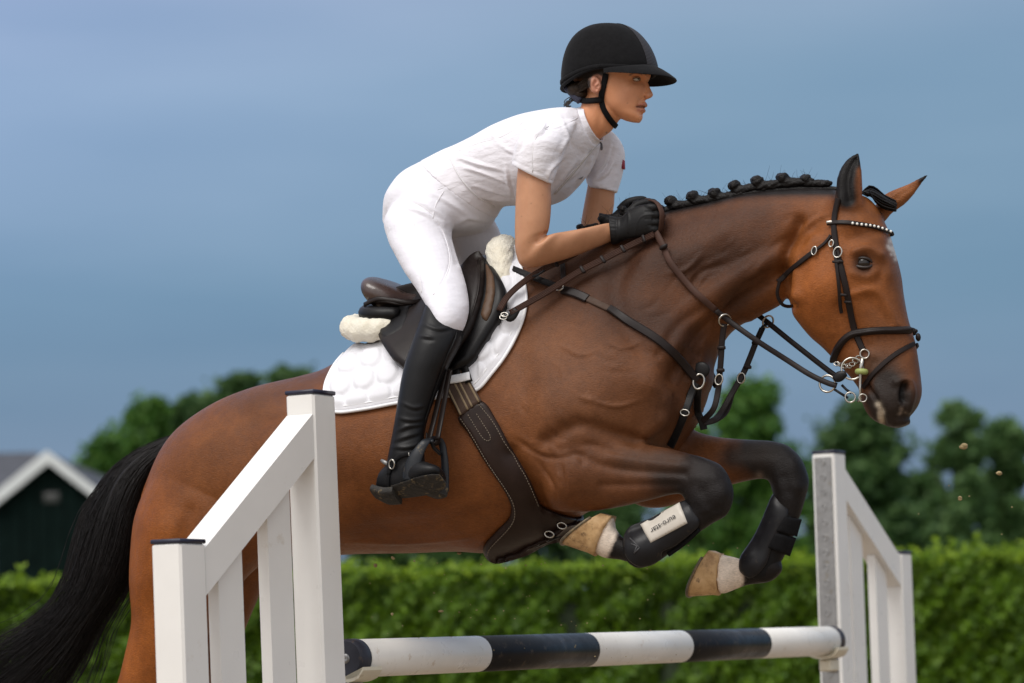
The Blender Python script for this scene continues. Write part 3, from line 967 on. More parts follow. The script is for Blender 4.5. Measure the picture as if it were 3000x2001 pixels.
# hind legs darken below the frame
paint([(300, 2330), (330, 2720)], 130, blk, 1.4)
paint([(400, 2330), (430, 2720)], 130, blk, 1.4)

# the top-level horse: body skin plus children
horse_loc = np.array([HP(1200, 1300)[0], HP(1200, 1300)[1], 0.0])
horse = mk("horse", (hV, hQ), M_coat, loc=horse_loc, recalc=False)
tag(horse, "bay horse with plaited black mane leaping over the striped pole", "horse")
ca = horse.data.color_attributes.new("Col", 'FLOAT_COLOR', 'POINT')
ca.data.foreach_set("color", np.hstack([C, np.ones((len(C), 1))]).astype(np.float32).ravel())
H_BVH = BVHTree.FromPolygons([tuple(p) for p in hV], [tuple(int(i) for i in q) for q in hQ])

def on_skin(u, v, bvh=None, wdef=0.1, far=False):
    """the point of the skin seen at photo position (u, v), and its normal"""
    d = rays(u, v)
    loc, nrm, idx, dist = (bvh or H_BVH).ray_cast(Vector(CAM), Vector(d))
    if loc is None:
        return HP(u, v, wdef), LAT.copy(), False
    n = np.array(nrm)
    if n @ d > 0: n = -n
    return np.array(loc), n, True
def skin_path(px, step=0.012, bvh=None, wdef=0.1, lift=0.0, smooth=3):
    """path lying on the skin, from photo positions"""
    px = np.asarray(px, float)
    D = even(np.hstack([px[:, :2] * PX, np.zeros((len(px), 1))]), step)[:, :2] / PX
    X, N, K = [], [], []
    last = wdef
    for u, v in D:
        x, n, ok = on_skin(u, v, bvh, last)
        if ok: last = float(wof(x))
        X.append(x); N.append(n); K.append(ok)
    X = np.array(X); N = np.array(N); K = np.where(K)[0]
    if len(K) > 3: X = X[K[0]:K[-1] + 1]; N = N[K[0]:K[-1] + 1]
    for _ in range(smooth):
        X[1:-1] = 0.5 * X[1:-1] + 0.25 * (X[:-2] + X[2:]); N[1:-1] = 0.5 * N[1:-1] + 0.25 * (N[:-2] + N[2:])
    N = unit(N)
    return X + N * lift, N

# eye
ex, en, _ok = on_skin(2529, 771)
eye_c = ex - en * 0.010
q = Nodes("horse_eye"); q.set(Base_Color=(0.010, 0.006, 0.004), Roughness=0.06); M_eye = q.m
eye = mk("eye", Geo().ball(eye_c, 0.021, 24, 16), M_eye, horse)
M_lid = simple("eyelid", (0.022, 0.014, 0.012), 0.4, 0.2, 60)
g = Geo()
up = np.array([0, 0, 1.0]); sx = unit(np.cross(up, en))
for sgn in (1, -1):
    P = []
    for t in np.linspace(-1, 1, 13):
        a = t * 0.024; b = sgn * (0.0135 if sgn > 0 else 0.0115) * math.sqrt(max(0, 1 - t * t)) - 0.10 * a
        z = math.sqrt(max(0.0, 0.0225 ** 2 - a * a * 0.75 - b * b))
        P.append(eye_c + sx * a + up * b + en * z)
    g.tube(np.array(P), np.array([.002, .003, .0036, .004, .004, .004, .004, .004, .004, .004, .0036, .003, .002]), m=8)
mk("eyelid", g, M_lid, horse)

# hooves
def hoof_mat():
    q = Nodes("hoof_horn")
    v = q.coord((1, 1, 1))
    n1 = q.noise(v, 26, 5, 0.65); n2 = q.noise(v, 55, 5, 0.7)
    c = q.ramp(n1, [(0.25, (0.26, 0.135, 0.050)), (0.5, (0.52, 0.33, 0.155)), (0.75, (0.66, 0.45, 0.25))])
    c = q.mix(q.ramp(n2, [(0.57, 0.0), (0.72, .85)]), c, (0.07, 0.04, 0.022))
    q.set(Base_Color=c, Roughness=0.55, Normal=q.bump(n2, 0.3, 0.003))
    return q.m
M_hoof = hoof_mat()
M_shoe = simple("worn_steel", (0.16, 0.13, 0.09), 0.5, 0.3, 60, metal=0.5, dirt=((0.28, 0.2, 0.1), 0.5, 60))
M_sole = simple("dirty_sole", (0.30, 0.20, 0.10), 0.8, 0.35, 60, 0.5, 120, 0.004)
def hoof(cor, sole, wc, Wc, Ws):
    """cor = coronet (front, heel) photo positions; sole = ground edge (toe, heel)"""
    def ring(F_, B_, W, k=0.0, m=28):
        Fp = HP(*F_, wc); Bp = HP(*B_, wc)
        mid = (Fp + Bp) / 2; a = (Fp - Bp) / 2
        R = []
        for j in range(m):
            ph = 2 * math.pi * j / m
            s, c = math.sin(ph), math.cos(ph)
            R.append(mid + a * (s if s > 0 else max(s, -0.9)) + LAT * W * math.copysign(abs(c) ** 0.8, c))
        return np.array(R)
    A = ring(*cor, Wc); B = ring(*sole, Ws)
    rows = [A * (1 - t) + B * t for t in np.linspace(0, 1, 6)]
    rows[0] = rows[0].mean(0) + (rows[0] - rows[0].mean(0)) * 1.05
    h = mk("hoof", Geo().rings(np.array(rows)), M_hoof, horse)
    out = unit(B.mean(0) - A.mean(0))
    # shoe: open ring on the ground edge, and the sole inside it
    n = len(B); cut = [j for j in range(n) if math.sin(2 * math.pi * j / n) > -0.75]
    k0 = max(cut, key=lambda j: -j if False else 0)
    order = sorted(range(n), key=lambda j: ((2 * math.pi * j / n + math.pi / 2) % (2 * math.pi)))
    order = [j for j in order if math.sin(2 * math.pi * j / n) > -0.78]
    ctr = B.mean(0)
    P = np.array([ctr + (B[j] - ctr) * 0.93 + out * 0.002 for j in order])
    gg = Geo().tube(P, 0.0085, m=8, ref=np.tile(out, (len(P), 1)), flat=0.55)
    mk("horseshoe", gg, M_shoe, h)
    return h
hoof(((1744, 1627), (1800, 1508)), ((1647, 1594), (1776, 1500)), .14, .040, .058)
hoof(((2106, 1742), (2114, 1618)), ((2018, 1748), (2090, 1606)), -.12, .043, .062)
for dx, wc in ((0, .13), (100, -.13)):
    hoof(((495 + dx, 2742), (408 + dx, 2803)), ((545 + dx, 2800), (430 + dx, 2868)), wc, .043, .058)

# tail: a core with many long strands
tail_up = [(527, 1268), (447, 1298), (383, 1336), (332, 1383), (294, 1441), (262, 1498), (236, 1575), (218, 1651), (190, 1734), (140, 1800), (70, 1855), (-20, 1915), (-140, 1990), (-260, 2070)]
tail_lo = [(520, 1290), (480, 1350), (445, 1400), (420, 1460), (405, 1530), (398, 1600), (388, 1660), (360, 1722), (319, 1785), (275, 1850), (235, 1930), (170, 2020), (90, 2110), (-40, 2220)]
TU = catmull(np.array(tail_up, float), 60); TL = catmull(np.array(tail_lo, float), 60)
g = Geo()
R = []
for i in range(60):
    t = i / 59
    a, b = TU[i] * (.84 - .2 * t) + TL[i] * (.16 + .2 * t), TU[i] * (.22 + .1 * t) + TL[i] * (.78 - .1 * t)
    A_, B_ = HP(*a, 0), HP(*b, 0)
    Wd = 0.028 + 0.05 * math.sin(math.pi * min(1, t * 1.2)) * (1 - .5 * t)
    ph = np.linspace(0, 2 * math.pi, 20, endpoint=False)
    wob = 1 + .08 * np.sin(ph * 5 + 7 * t)
    R.append((A_ + B_) / 2 + (np.sin(ph) * wob)[:, None] * (A_ - B_) / 2 + (np.cos(ph) * wob * Wd)[:, None] * LAT)
g.rings(np.array(R))
for k in range(2600):
    s0 = RNG.random(); ph = RNG.uniform(-1.5, 1.5)
    end = int(60 * min(1, RNG.uniform(.55, 1.15))); st = int(max(0, RNG.normal(4, 6)) * (1 if RNG.random() < .7 else 2.5))
    if end - st < 15: continue
    drift = RNG.normal(0, .22 if k % 9 else .5); wob = RNG.uniform(0, 6.28); amp = RNG.uniform(.0, .06); dp = RNG.normal(0, .5)
    idx = np.linspace(st, end - 1, 13).astype(int)
    P = []
    for i in idx:
        t = i / 59; s = np.clip(s0 + drift * t + amp * math.sin(wob + 5 * t) + ((.42 if k % 14 else -.3) * t ** 2 if k % 7 == 0 else 0), -.10 - .1 * t - (.3 * t if k % 7 == 0 else 0), 1.06 + .12 * t + (.4 * t if k % 7 == 0 else 0))
        q_ = TU[i] * (1 - s) + TL[i] * s
        Wd = (0.034 + 0.05 * math.sin(math.pi * min(1, t * 1.2)) * (1 - .5 * t)) * math.sqrt(max(0, 1 - (2 * s - 1) ** 2 * .95))
        P.append(HP(q_[0], q_[1], Wd * math.sin(ph + dp * t) + .004))
    P = np.array(P)
    r0 = RNG.uniform(.0006, .0015)
    g.tube(P, r0 * np.linspace(1, .25, len(P)) ** .7, m=3, cap=False)
mk("tail", g, M_mane, horse, recalc=False)

# plaited mane
def braid(u, v, big, w=0.0, lean=0.0, tail_len=60):
    """a rolled knot with the plait running forward along the crest"""
    c = HP(u, v, w); gg = Geo(); r = big * PX
    ax = unit(HP(u + 40, v + 8 + lean, w) - c); upn = unit(np.cross(LAT, ax)); upn = upn if upn[2] > 0 else -upn
    # knot: a stubby bundle of three rolls
    for k, (a, b, l) in enumerate(((-.25, .30, 0), (.30, .22, .3), (0, -.25, -.35), (.1, .1, .55), (-.1, 0, -.6))):
        gg.ball(c + ax * r * a + upn * r * b + LAT * r * l, (r * .72, r * .66, r * .70), 12, 8)
    # rubber band and plait base
    for k in range(5):
        t = k / 4
        p = c + ax * r * (.7 + 1.25 * t * tail_len / 28) - upn * r * (.62 + .12 * t)
        sc = r * (1.0 - .035 * k)
        gg.ball(p + LAT * r * .22 * (-1) ** k, (sc * 1.5, sc * .72, sc * .74), 10, 7, np.array([ax, LAT, upn]))
    V_, Q_ = remesh(gg, 0.0032)
    V_ = laplace(V_, Q_, 2, .5)
    n_ = vnormals(V_, Q_); V_ = V_ + n_ * (.0009 * vnoise(V_ * np.array([1, 1, 1.0]), 190, int(u)) + .0008 * vnoise(V_, 420, int(u) + 1))[:, None]
    o = mk("mane_braid", (V_, Q_), M_mane, horse, recalc=False)
    hb = Geo()
    for k in range(7):   # loose hairs
        d = unit(upn * RNG.uniform(.4, 1) + ax * RNG.normal(0, .7) + LAT * RNG.normal(0, .4)); L = RNG.uniform(.012, .04)
        p0 = c + ax * r * RNG.uniform(-.5, 2.2); bend = unit(RNG.normal(0, 1, 3)) * L * .35
        P = np.array([p0, p0 + d * L * .5 + bend * .3, p0 + d * L + bend])
        hb.tube(catmull(P, 6), np.linspace(.00045, .0002, 6), m=3, cap=False)
    mk("loose_hair", hb, M_mane, o, recalc=False)
for u, v, r in ((1700, 668, 13), (1766, 644, 16), (1826, 618, 16), (1966, 594, 21), (2030, 580, 22), (2094, 571, 21), (2152, 549, 21), (2219, 536, 22), (2293, 526, 21), (2360, 528, 18)):
    braid(u, v, r, lean=-8 + 40 * np.interp(u, [1700, 1830, 1960, 2150, 2300, 2400], [-.42, -.36, -.20, -.24, -.12, .0]), tail_len=58)
# crest hair joining the knots and the bridle path
g = Geo()
cp = [(1690, 684), (1766, 664), (1850, 640), (1964, 612), (2030, 599), (2090, 590), (2150, 575), (2217, 562), (2291, 556), (2358, 553), (2446, 553), (2476, 562)]
P = np.hstack([np.array([HP(u, v + 2, 0) for u, v in cp]), np.array([[.010], [.011], [.012], [.012], [.013], [.013], [.013], [.012], [.011], [.010], [.008], [.006]])])
g.tube(P, 0, m=12, step=.012)
mk("crest_hair", g, M_mane, horse)
# forelock
g = Geo()
for k in range(170):
    s = RNG.normal(0, 1.6); w0 = RNG.normal(-.005, .012)
    P = np.array([HP(2536 + 3 * s, 566 + RNG.normal(0, 3), w0), HP(2556 + 2 * s, 568 + 5 * s, w0 - .008), HP(2580 + 2 * s, 582 + 6 * s, w0 - .016), HP(2603 + 3 * s, 594 + 5 * s, w0 - .024), HP(2622 + 5 * RNG.random(), 603 + 3 * s, w0 - .03)])
    g.tube(catmull(P, 9), RNG.uniform(.0016, .003), m=4, cap=False)
g.ball(HP(2606, 598, -.025), (.014, .011, .011), 10, 7)
mk("forelock", g, M_mane, horse, recalc=False)
# ================================================================== tack
gt_ = Geo()
gt_.tb([
    (497, 1325, 425, 1600, .10, .0), (680, 1170, 640, 1655, .25, .0, 2.2, -.05), (907, 1102, 930, 1628, .275, .0, 2.2, -.10),
    (985, 1076, 1060, 1622, .285, .0, 2.15, -.12), (1090, 1008, 1200, 1620, .295, .0, 2.1, -.15), (1200, 958, 1330, 1616, .295, .0, 2.1, -.18),
    (1310, 890, 1450, 1618, .28, .0, 2.1, -.2), (1410, 828, 1580, 1572, .262, .0, 2.1, -.24), (1490, 778, 1710, 1500, .245, .0, 2.1, -.30),
    (1590, 738, 1850, 1430, .228, .0, 2.1, -.36), (1700, 690, 1965, 1325, .20, .0, 2.1, -.36), (1850, 650, 2052, 1190, .155, .0, 2.0, -.34)], m=64, per=6)
T_BVH = BVHTree.FromPolygons([tuple(p) for p in gt_.V], gt_.F)
def trunk_skin(u, v, wdef=.05):
    """skin under the tack: the trunk, not the foreleg in front of it"""
    x, n, ok = on_skin(u, v, None, wdef)
    y, m, ok2 = on_skin(u, v, T_BVH, wdef)
    if ok and ok2:
        if wof(x) - wof(y) > .030: return y, m, True
        return x, n, True
    return (x, n, ok) if ok else (y, m, ok2)
def patch(outline, res=7.0, off=.004, thick=.008, hfun=None, skin=trunk_skin, wdef=.05, smooth_line=True, round_px=10, embed=.004, nsm=6):
    """sheet of leather or cloth shaped by its outline in the photograph and laid on the skin"""
    out = np.array(outline, float)
    if smooth_line:
        Q = np.vstack([out, out[:1]])
        L = np.linalg.norm(np.diff(Q, axis=0), axis=1); pts = []
        n_ = len(out)
        for i in range(n_):
            p0, p1, p2, p3 = out[(i - 1) % n_], out[i], out[(i + 1) % n_], out[(i + 2) % n_]
            k = max(1, int(L[i] / res))
            for t in np.arange(k) / k:
                c = 0.5 * (2 * p1 + (p2 - p0) * t + (2 * p0 - 5 * p1 + 4 * p2 - p3) * t ** 2 + (3 * p1 - p0 - 3 * p2 + p3) * t ** 3)
                lin = p1 * (1 - t) + p2 * t
                pts.append(c * .8 + lin * .2)
        B = np.array(pts)
    else:
        B = []
        for a, b in zip(out, np.roll(out, -1, 0)):
            k = max(1, int(np.linalg.norm(b - a) / res))
            B += [a + (b - a) * t for t in np.arange(k) / k]
        B = np.array(B)
    lo, hi = B.min(0), B.max(0)
    gx, gy = np.meshgrid(np.arange(lo[0], hi[0], res), np.arange(lo[1], hi[1], res * .87))
    gx[1::2] += res / 2
    I = np.stack([gx.ravel(), gy.ravel()], 1)
    a, b = B, np.roll(B, -1, 0)
    ins = np.zeros(len(I), bool)
    for p, q_ in zip(a, b):
        c = ((p[1] > I[:, 1]) != (q_[1] > I[:, 1]))
        with np.errstate(divide='ignore', invalid='ignore'):
            xx = (q_[0] - p[0]) * (I[:, 1] - p[1]) / (q_[1] - p[1]) + p[0]
        ins ^= c & (I[:, 0] < xx)
    d, _t = seg_dist(I, np.vstack([B, B[:1]]))
    I = I[ins & (d > res * .55)]
    A = np.vstack([B, I]); nb = len(B)
    v2, e2, f2, *_ = mgeo.delaunay_2d_cdt([Vector(p) for p in A], [], [list(range(nb))], 1, 1e-4)
    U = np.array([tuple(p) for p in v2]); F = [tuple(f) for f in f2]
    X = np.empty((len(U), 3)); N = np.empty((len(U), 3)); ok = np.zeros(len(U), bool)
    for i, (u, v) in enumerate(U):
        X[i], N[i], ok[i] = skin(u, v, wdef)
    if (~ok).any() and ok.any():
        w_ = wof(X)
        for i in np.where(~ok)[0]:
            j = np.where(ok)[0][np.argmin(np.linalg.norm(U[ok] - U[i], axis=1))]
            X[i] = HP(U[i, 0], U[i, 1], w_[j] - .0); N[i] = N[j]
    # smooth the bed so that the sheet spans hollows
    adj = [[] for _ in U]
    for f in F:
        for k in range(3):
            adj[f[k]].append(f[(k + 1) % 3]); adj[f[(k + 1) % 3]].append(f[k])
    w_ = wof(X)
    for _ in range(nsm):
        w2 = np.array([w_[q_].mean() if q_ else w_[i] for i, q_ in enumerate(adj)]); w_ = .5 * w_ + .5 * w2
        N = unit(np.array([N[q_].mean(0) if q_ else N[i] for i, q_ in enumerate(adj)]) * .6 + N * .4)
    X = HP(U[:, 0], U[:, 1], np.maximum(w_, wof(X) - .004))
    dd, _t = seg_dist(U, np.vstack([B, B[:1]]))
    prof = np.sqrt(np.clip(dd / round_px, 0.10, 1))
    h = off + thick * prof
    if hfun is not None: h = h + hfun(U[:, 0], U[:, 1], dd)
    top = X + N * h[:, None]
    nbv = [i for i in range(len(U)) if dd[i] < 1e-3]
    ec = {}
    for f in F:
        for k in range(3):
            e = (f[k], f[(k + 1) % 3]); ec[e] = 1
    bed = [e for e in ec if (e[1], e[0]) not in ec]
    V = list(top); low = {}
    for e in bed:
        for i in e:
            if i not in low:
                low[i] = len(V); V.append(X[i] + N[i] * (off - embed))
    F2 = list(F) + [(e[1], e[0], low[e[0]], low[e[1]]) for e in bed]
    # back face
    back = {i: (low[i] if i in low else None) for i in range(len(U))}
    for i in range(len(U)):
        if back[i] is None:
            back[i] = len(V); V.append(X[i] + N[i] * (off - embed))
    F2 += [(back[f[2]], back[f[1]], back[f[0]]) for f in F]
    return np.array(V), F2
def pair(name, VF, mat, par, auto=None):
    """the piece on the near side and its twin on the far side"""
    V, F = (np.array(VF.V), VF.F) if isinstance(VF, Geo) else VF
    o = mk(name, (V, F), mat, par, auto=auto)
    mk(name, (mirror(V), [tuple(reversed(f)) for f in F]), mat, par, auto=auto)
    return o
def gadd(*gs):
    V = []; F = []
    for v, f in gs:
        F += [tuple(i + len(V) for i in q_) for q_ in f]; V += list(v)
    return np.array(V), F

def leather(name, col, rough=.42, spec=.22):
    q = Nodes(name); v = q.coord((1, 1, 1))
    n1 = q.noise(v, 22, 5, .6); n2 = q.n("ShaderNodeTexVoronoi"); q.l(v, n2.inputs["Vector"]); n2.inputs["Scale"].default_value = 420
    c = q.ramp(n1, [(.3, tuple(x * .8 for x in col)), (.7, tuple(x * 1.25 for x in col))])
    q.set(Base_Color=c, Roughness=q.ramp(n1, [(.3, rough - .06), (.7, rough + .1)]), Specular_IOR_Level=spec)
    q.set(Normal=q.bump(n1, .15, .004, q.bump(n2.outputs[0], .12, .0012)))
    return q.m
M_lblk = leather("black_leather", (0.006, 0.0055, 0.006), .40)
M_lbrn = leather("dark_brown_leather", (0.012, 0.008, 0.007), .36)
M_strap = leather("brown_black_strap", (0.013, 0.0085, 0.008), .45)
M_rein = leather("brown_rubber_rein", (0.055, 0.026, 0.018), .6)
M_girth = leather("girth_leather", (0.020, 0.0105, 0.008), .38)
M_elastic = simple("brown_elastic", (0.060, 0.034, 0.022), .8, .12, 60, .3, 400, .001)
M_tan = simple("tan_stripe", (0.23, 0.17, 0.10), .8, .1, 60)
M_silver = simple("polished_steel", (0.46, 0.44, 0.40), .25, .05, 30, metal=1.0)
M_galv = simple("galvanised_steel", (0.30, 0.30, 0.30), 0.42, 0.16, 40, 0.25, 70, .002, metal=0.75, dirt=((0.26, 0.22, 0.15), .12, 30))
M_pad = simple("white_cotton", (0.72, 0.72, 0.76), .75, .02, 12, .25, 260, .0012, sheen=.2)
M_binding = simple("white_binding", (0.82, 0.82, 0.84), .6, .02, 12, .2, 300, .001)
M_thread = simple("pale_thread", (0.17, 0.135, 0.10), .7, .1, 60)
def fleece_mat():
    q = Nodes("cream_fleece"); v = q.coord((1, 1, 1))
    n1 = q.noise(v, 170, 4, .75); n2 = q.noise(v, 24, 3, .6)
    q.set(Base_Color=q.ramp(n2, [(.3, (.84, .78, .63)), (.7, (.90, .86, .74))]), Roughness=.95, Sheen_Weight=.5, Specular_IOR_Level=.1)
    q.set(Normal=q.bump(n1, .8, .006))
    return q.m
M_fleece = fleece_mat()

# ---- quilted saddle pad
pad_line = [(1043, 1013), (996, 1059), (973, 1094), (955, 1140), (958, 1188), (975, 1208), (1003, 1212), (1091, 1199), (1168, 1184), (1271, 1170), (1330, 1160), (1398, 1146),
            (1436, 1105), (1474, 1056), (1512, 994), (1535, 941), (1545, 887), (1540, 841), (1528, 784), (1514, 728), (1500, 734), (1470, 796), (1410, 836), (1310, 898), (1200, 962), (1100, 1012)]
def quilt(u, v, d):
    a = rad(-14)
    x = (u * math.cos(a) + v * math.sin(a)); y = (-u * math.sin(a) + v * math.cos(a))
    sx, sy = 70.0, 56.0
    row = np.round(y / sy)
    best = np.zeros(len(u))
    for dr in (-1, 0, 1):
        r_ = row + dr
        xo = x - (r_ % 2) * sx / 2
        cx = np.round(xo / sx) * sx
        dx_, dy_ = xo - cx, y - r_ * sy
        q_ = ((dx_ + .25 * dy_) / 33) ** 2 + (dy_ / 29) ** 2
        best = np.maximum(best, np.sqrt(np.clip(1 - q_, 0, 1)))
    return .0078 * np.clip(best * 1.35, 0, 1) ** .8 * np.clip((d - 10) / 16, 0, 1) * np.where((u > 1270) & (u < 1405) & (v > 1000), .3, 1)
saddle_pad = thing("saddle_pad", "white quilted saddle pad under the brown jumping saddle", "saddle pad", HP(1250, 1000, .0))
pair("quilted_cloth", patch(pad_line, 5.0, .006, .006, quilt, round_px=6), M_pad, saddle_pad)
bl = pad_line[:20]
X, N = skin_path([p for p in bl], .010, None, .03, .008)
pair("binding", Geo().tube(X, .0046, m=8), M_binding, saddle_pad)
bs = [(1060, 1016), (1012, 1062), (990, 1098), (974, 1142), (978, 1184), (1004, 1196), (1091, 1184), (1168, 1169), (1271, 1155), (1330, 1146), (1388, 1134), (1424, 1092), (1460, 1046), (1497, 988), (1518, 938), (1527, 887), (1522, 841), (1511, 790)]
X, N = skin_path(bs, .010, None, .03, .0118)
mk("seam", Geo().strap(X, N, .004, .0022), M_binding, saddle_pad)

# ---- sheepskin half pad
def fleece(g, seed):
    V_, Q_ = remesh(g, .0045)
    V_ = laplace(V_, Q_, 2, .5)
    n_ = vnormals(V_, Q_)
    if np.mean(np.einsum('ij,ij->i', n_, V_ - V_.mean(0))) < 0: n_ = -n_
    V_ = V_ + n_ * (.0011 * vnoise(V_, 260, seed) + .0013 * vnoise(V_, 110, seed + 1))[:, None]
    return V_, Q_
half_pad = thing("half_pad", "cream sheepskin half pad showing behind and in front of the saddle", "half pad", HP(1250, 930, 0))
g = Geo()
P = np.array([HP(1150, 962, .17), HP(1100, 966, .175), HP(1050, 966, .16), HP(1030, 960, .12), HP(1040, 955, .06), HP(1065, 952, 0)])
g.tube(P, np.array([.026, .032, .034, .033, .032, .032]), m=16, step=.012)
g2 = Geo().tube(mirror(P), np.array([.026, .032, .034, .033, .032, .032]), m=16, step=.012); g.add(g2.V, g2.F)
fl = fleece(g, 31); o = mk("rear_fleece", fl, M_fleece, half_pad, recalc=False)
g = Geo()
P = np.array([HP(1476, 850, .115), HP(1474, 805, .10), HP(1466, 765, .075), HP(1464, 735, .045), HP(1480, 722, .0)])
g.tube(P, np.array([.020, .026, .034, .038, .036]), m=16, step=.012)
g2 = Geo().tube(mirror(P), np.array([.020, .026, .034, .038, .036]), m=16, step=.012); g.add(g2.V, g2.F)
fl = fleece(g, 33); o = mk("front_fleece", fl, M_fleece, half_pad, recalc=False)

# ---- saddle
saddle = thing("saddle", "dark brown leather jumping saddle with a shiny raised cantle", "saddle", HP(1270, 880, 0))
g = Geo()
g.tb([(1096, 832, 1116, 898, .10), (1106, 816, 1128, 912, .145), (1136, 820, 1150, 918, .166, 0, 2.8), (1186, 842, 1194, 922, .158, 0, 2.8), (1235, 862, 1248, 915, .12, 0, 2.4),
      (1290, 842, 1315, 885, .095), (1345, 795, 1375, 850, .085), (1395, 752, 1420, 815, .085), (1424, 746, 1444, 790, .070), (1436, 760, 1446, 782, .04)], m=40, per=6)
V_, Q_ = remesh(g, .005); V_ = laplace(V_, Q_, 4, .5)
Sd = Sculpt(V_, Q_)
w_ = np.abs(Sd.w); u_ = Sd.U[:, 0]
Sd.V[:, 2] -= .012 * np.clip(1 - (w_ / .085) ** 2, 0, 1) * np.clip((u_ - 1170) / 60, 0, 1) * np.clip((1400 - u_) / 60, 0, 1) * (Sd.N[:, 2] > .2)
mk("seat", (Sd.V, Sd.Q), leather("shiny_seat_leather", (0.050, 0.028, 0.023), .30, .8), saddle, recalc=False)  # brown-grey base puts some sky reflection into the leather's colour
# rear panel roll under the cantle
g = Geo(); P = np.array([HP(1170, 920, .16), HP(1120, 922, .168), HP(1078, 920, .15), HP(1075, 915, .09), HP(1095, 910, .0)])
r_ = np.array([.018, .022, .022, .022, .020])
g.tube(P, r_, m=12, step=.015); g2 = Geo().tube(mirror(P), r_, m=12, step=.015); g.add(g2.V, g2.F)
mk("panel_roll", g, M_lblk, saddle)
g = Geo()
P = np.array([HP(1240, 882, .125), HP(1180, 892, .158), HP(1130, 884, .166), HP(1096, 884, .150), HP(1082, 888, .10)])
g.tube(P, np.array([.004, .0045, .0045, .0045, .004]), m=8, step=.01)
mk("welt", g, M_lbrn, saddle)
g = Geo()
P = np.array([HP(1068, 893, .15), HP(1105, 876, .165), HP(1150, 880, .165), HP(1200, 886, .155), HP(1246, 880, .13)])
Nn = np.tile(LAT + np.array([0, 0, .3]), (24, 1)); P = catmull(P, 24)
g.strap(P, unit(Nn), .013, .004)
mk("rear_strap", g, M_lbrn, saddle)
flap_line = [(1164, 891), (1145, 925), (1130, 956), (1126, 987), (1133, 1025), (1149, 1052), (1179, 1090), (1240, 1122), (1325, 1094), (1359, 1048), (1397, 994), (1428, 918), (1440, 864), (1443, 803), (1432, 780), (1409, 792), (1365, 836), (1300, 868), (1240, 868)]
panel_line = [(1420, 775), (1452, 800), (1476, 832), (1493, 872), (1490, 912), (1466, 958), (1444, 994), (1402, 1060), (1374, 1086), (1330, 1096), (1390, 990), (1420, 900), (1432, 840)]
pair("knee_panel", patch(panel_line, 7, .030, .014, None, round_px=14, embed=.02), M_lblk, saddle)
gpatch = patch([(1448, 812), (1466, 842), (1468, 890), (1452, 940), (1438, 968), (1424, 950), (1440, 900), (1446, 860)], 6, .0465, .004, None, round_px=6)
mk("knee_block", gpatch, leather("worn_brown_leather", (0.085, 0.048, 0.028), .45), saddle)
pair("flap", patch(flap_line, 7, .042, .012, lambda u, v, d: .006 * np.exp(-((u - 1400) / 40) ** 2), round_px=14, embed=.014), M_lbrn, saddle)
pocket = [(1172, 902), (1152, 930), (1139, 960), (1136, 990), (1142, 1020), (1154, 1036), (1180, 1024), (1206, 1008), (1224, 975), (1232, 940), (1222, 912), (1196, 898)]
mk("flap_lining", patch(pocket, 7, .053, .0035, None, round_px=5), M_lblk, saddle)
X, N = skin_path([(1432, 800), (1432, 860), (1420, 912), (1390, 985), (1352, 1040), (1320, 1080)], .012, None, .1, .055)
mk("seam", Geo().strap(X, N, .006, .003), M_lbrn, saddle)
for a, b in (((1330, 1040), (1352, 1130)), ((1352, 1035), (1382, 1130))):
    X, N = skin_path([a, ((a[0] + b[0]) / 2, (a[1] + b[1]) / 2), b], .01, None, .1, .024)
    mk("billet", Geo().strap(X, N, .020, .004), M_lblk, saddle)

# ---- girth
girth = thing("girth", "dark brown leather girth with a wide stud guard under the belly", "girth", HP(1480, 1420, .1))
ga = [(1312, 1098), (1366, 1090), (1382, 1122), (1416, 1180), (1352, 1224), (1306, 1138)]
mk("elastic", patch(ga, 6, .018, .005, None, smooth_line=False, round_px=5), M_elastic, girth)
for f in (.06, .40, .60, .92):
    a = np.array((1306, 1130)) * (1 - f) + np.array((1376, 1112)) * f; b = np.array((1352, 1223)) * (1 - f) + np.array((1414, 1180)) * f
    X, N = skin_path([a, (a + b) / 2, b], .01, None, .1, .0226)
    mk("stripe", Geo().strap(X, N, .0052, .0012), M_tan, girth)
gb_ = [(1346, 1226), (1415, 1178), (1457, 1234), (1497, 1310), (1536, 1375), (1566, 1441), (1585, 1475), (1643, 1502), (1696, 1521), (1650, 1571), (1597, 1584), (1536, 1616), (1459, 1638), (1432, 1632), (1415, 1609), (1421, 1586), (1452, 1552), (1490, 1513), (1497, 1479), (1478, 1433), (1421, 1349), (1375, 1272)]
pair("stud_guard", patch(gb_, 7, .010, .009, None, round_px=7), M_girth, girth)
def stitches(px, lift, par, mat=M_thread, pitch=7.5, wid=.0022, name="stitching"):
    X, N = skin_path(px, pitch * PX, None, .1, lift)
    gg = Geo()
    for i in range(0, len(X) - 1):
        a, b = X[i], X[i] * .35 + X[i + 1] * .65
        gg.strap(np.array([a, b]), np.array([N[i], N[i]]), wid, .0014)
    o = mk(name, gg, mat, par)
    return o
stitches([(1408, 1190), (1449, 1240), (1488, 1314), (1527, 1380), (1556, 1440), (1572, 1470)], .0195, girth)
stitches([(1354, 1232), (1384, 1275), (1430, 1352), (1487, 1434), (1506, 1478), (1499, 1518), (1460, 1560), (1430, 1590), (1424, 1610)], .0195, girth)
stitches([(1376, 1220), (1404, 1264), (1426, 1293), (1443, 1283), (1400, 1215)], .0195, girth)
X, N = skin_path([(1307, 1127), (1345, 1121), (1385, 1112)], .01, None, .1, .026)
mk("keeper_loop", Geo().strap(X, N, .0235, .004), M_binding, girth)
X, N = skin_path([(1560, 1580), (1600, 1562), (1650, 1545), (1690, 1530)], .012, T_BVH, .06, .020)
mk("belly_strap", Geo().strap(X, N, .018, .005), M_lblk, girth)
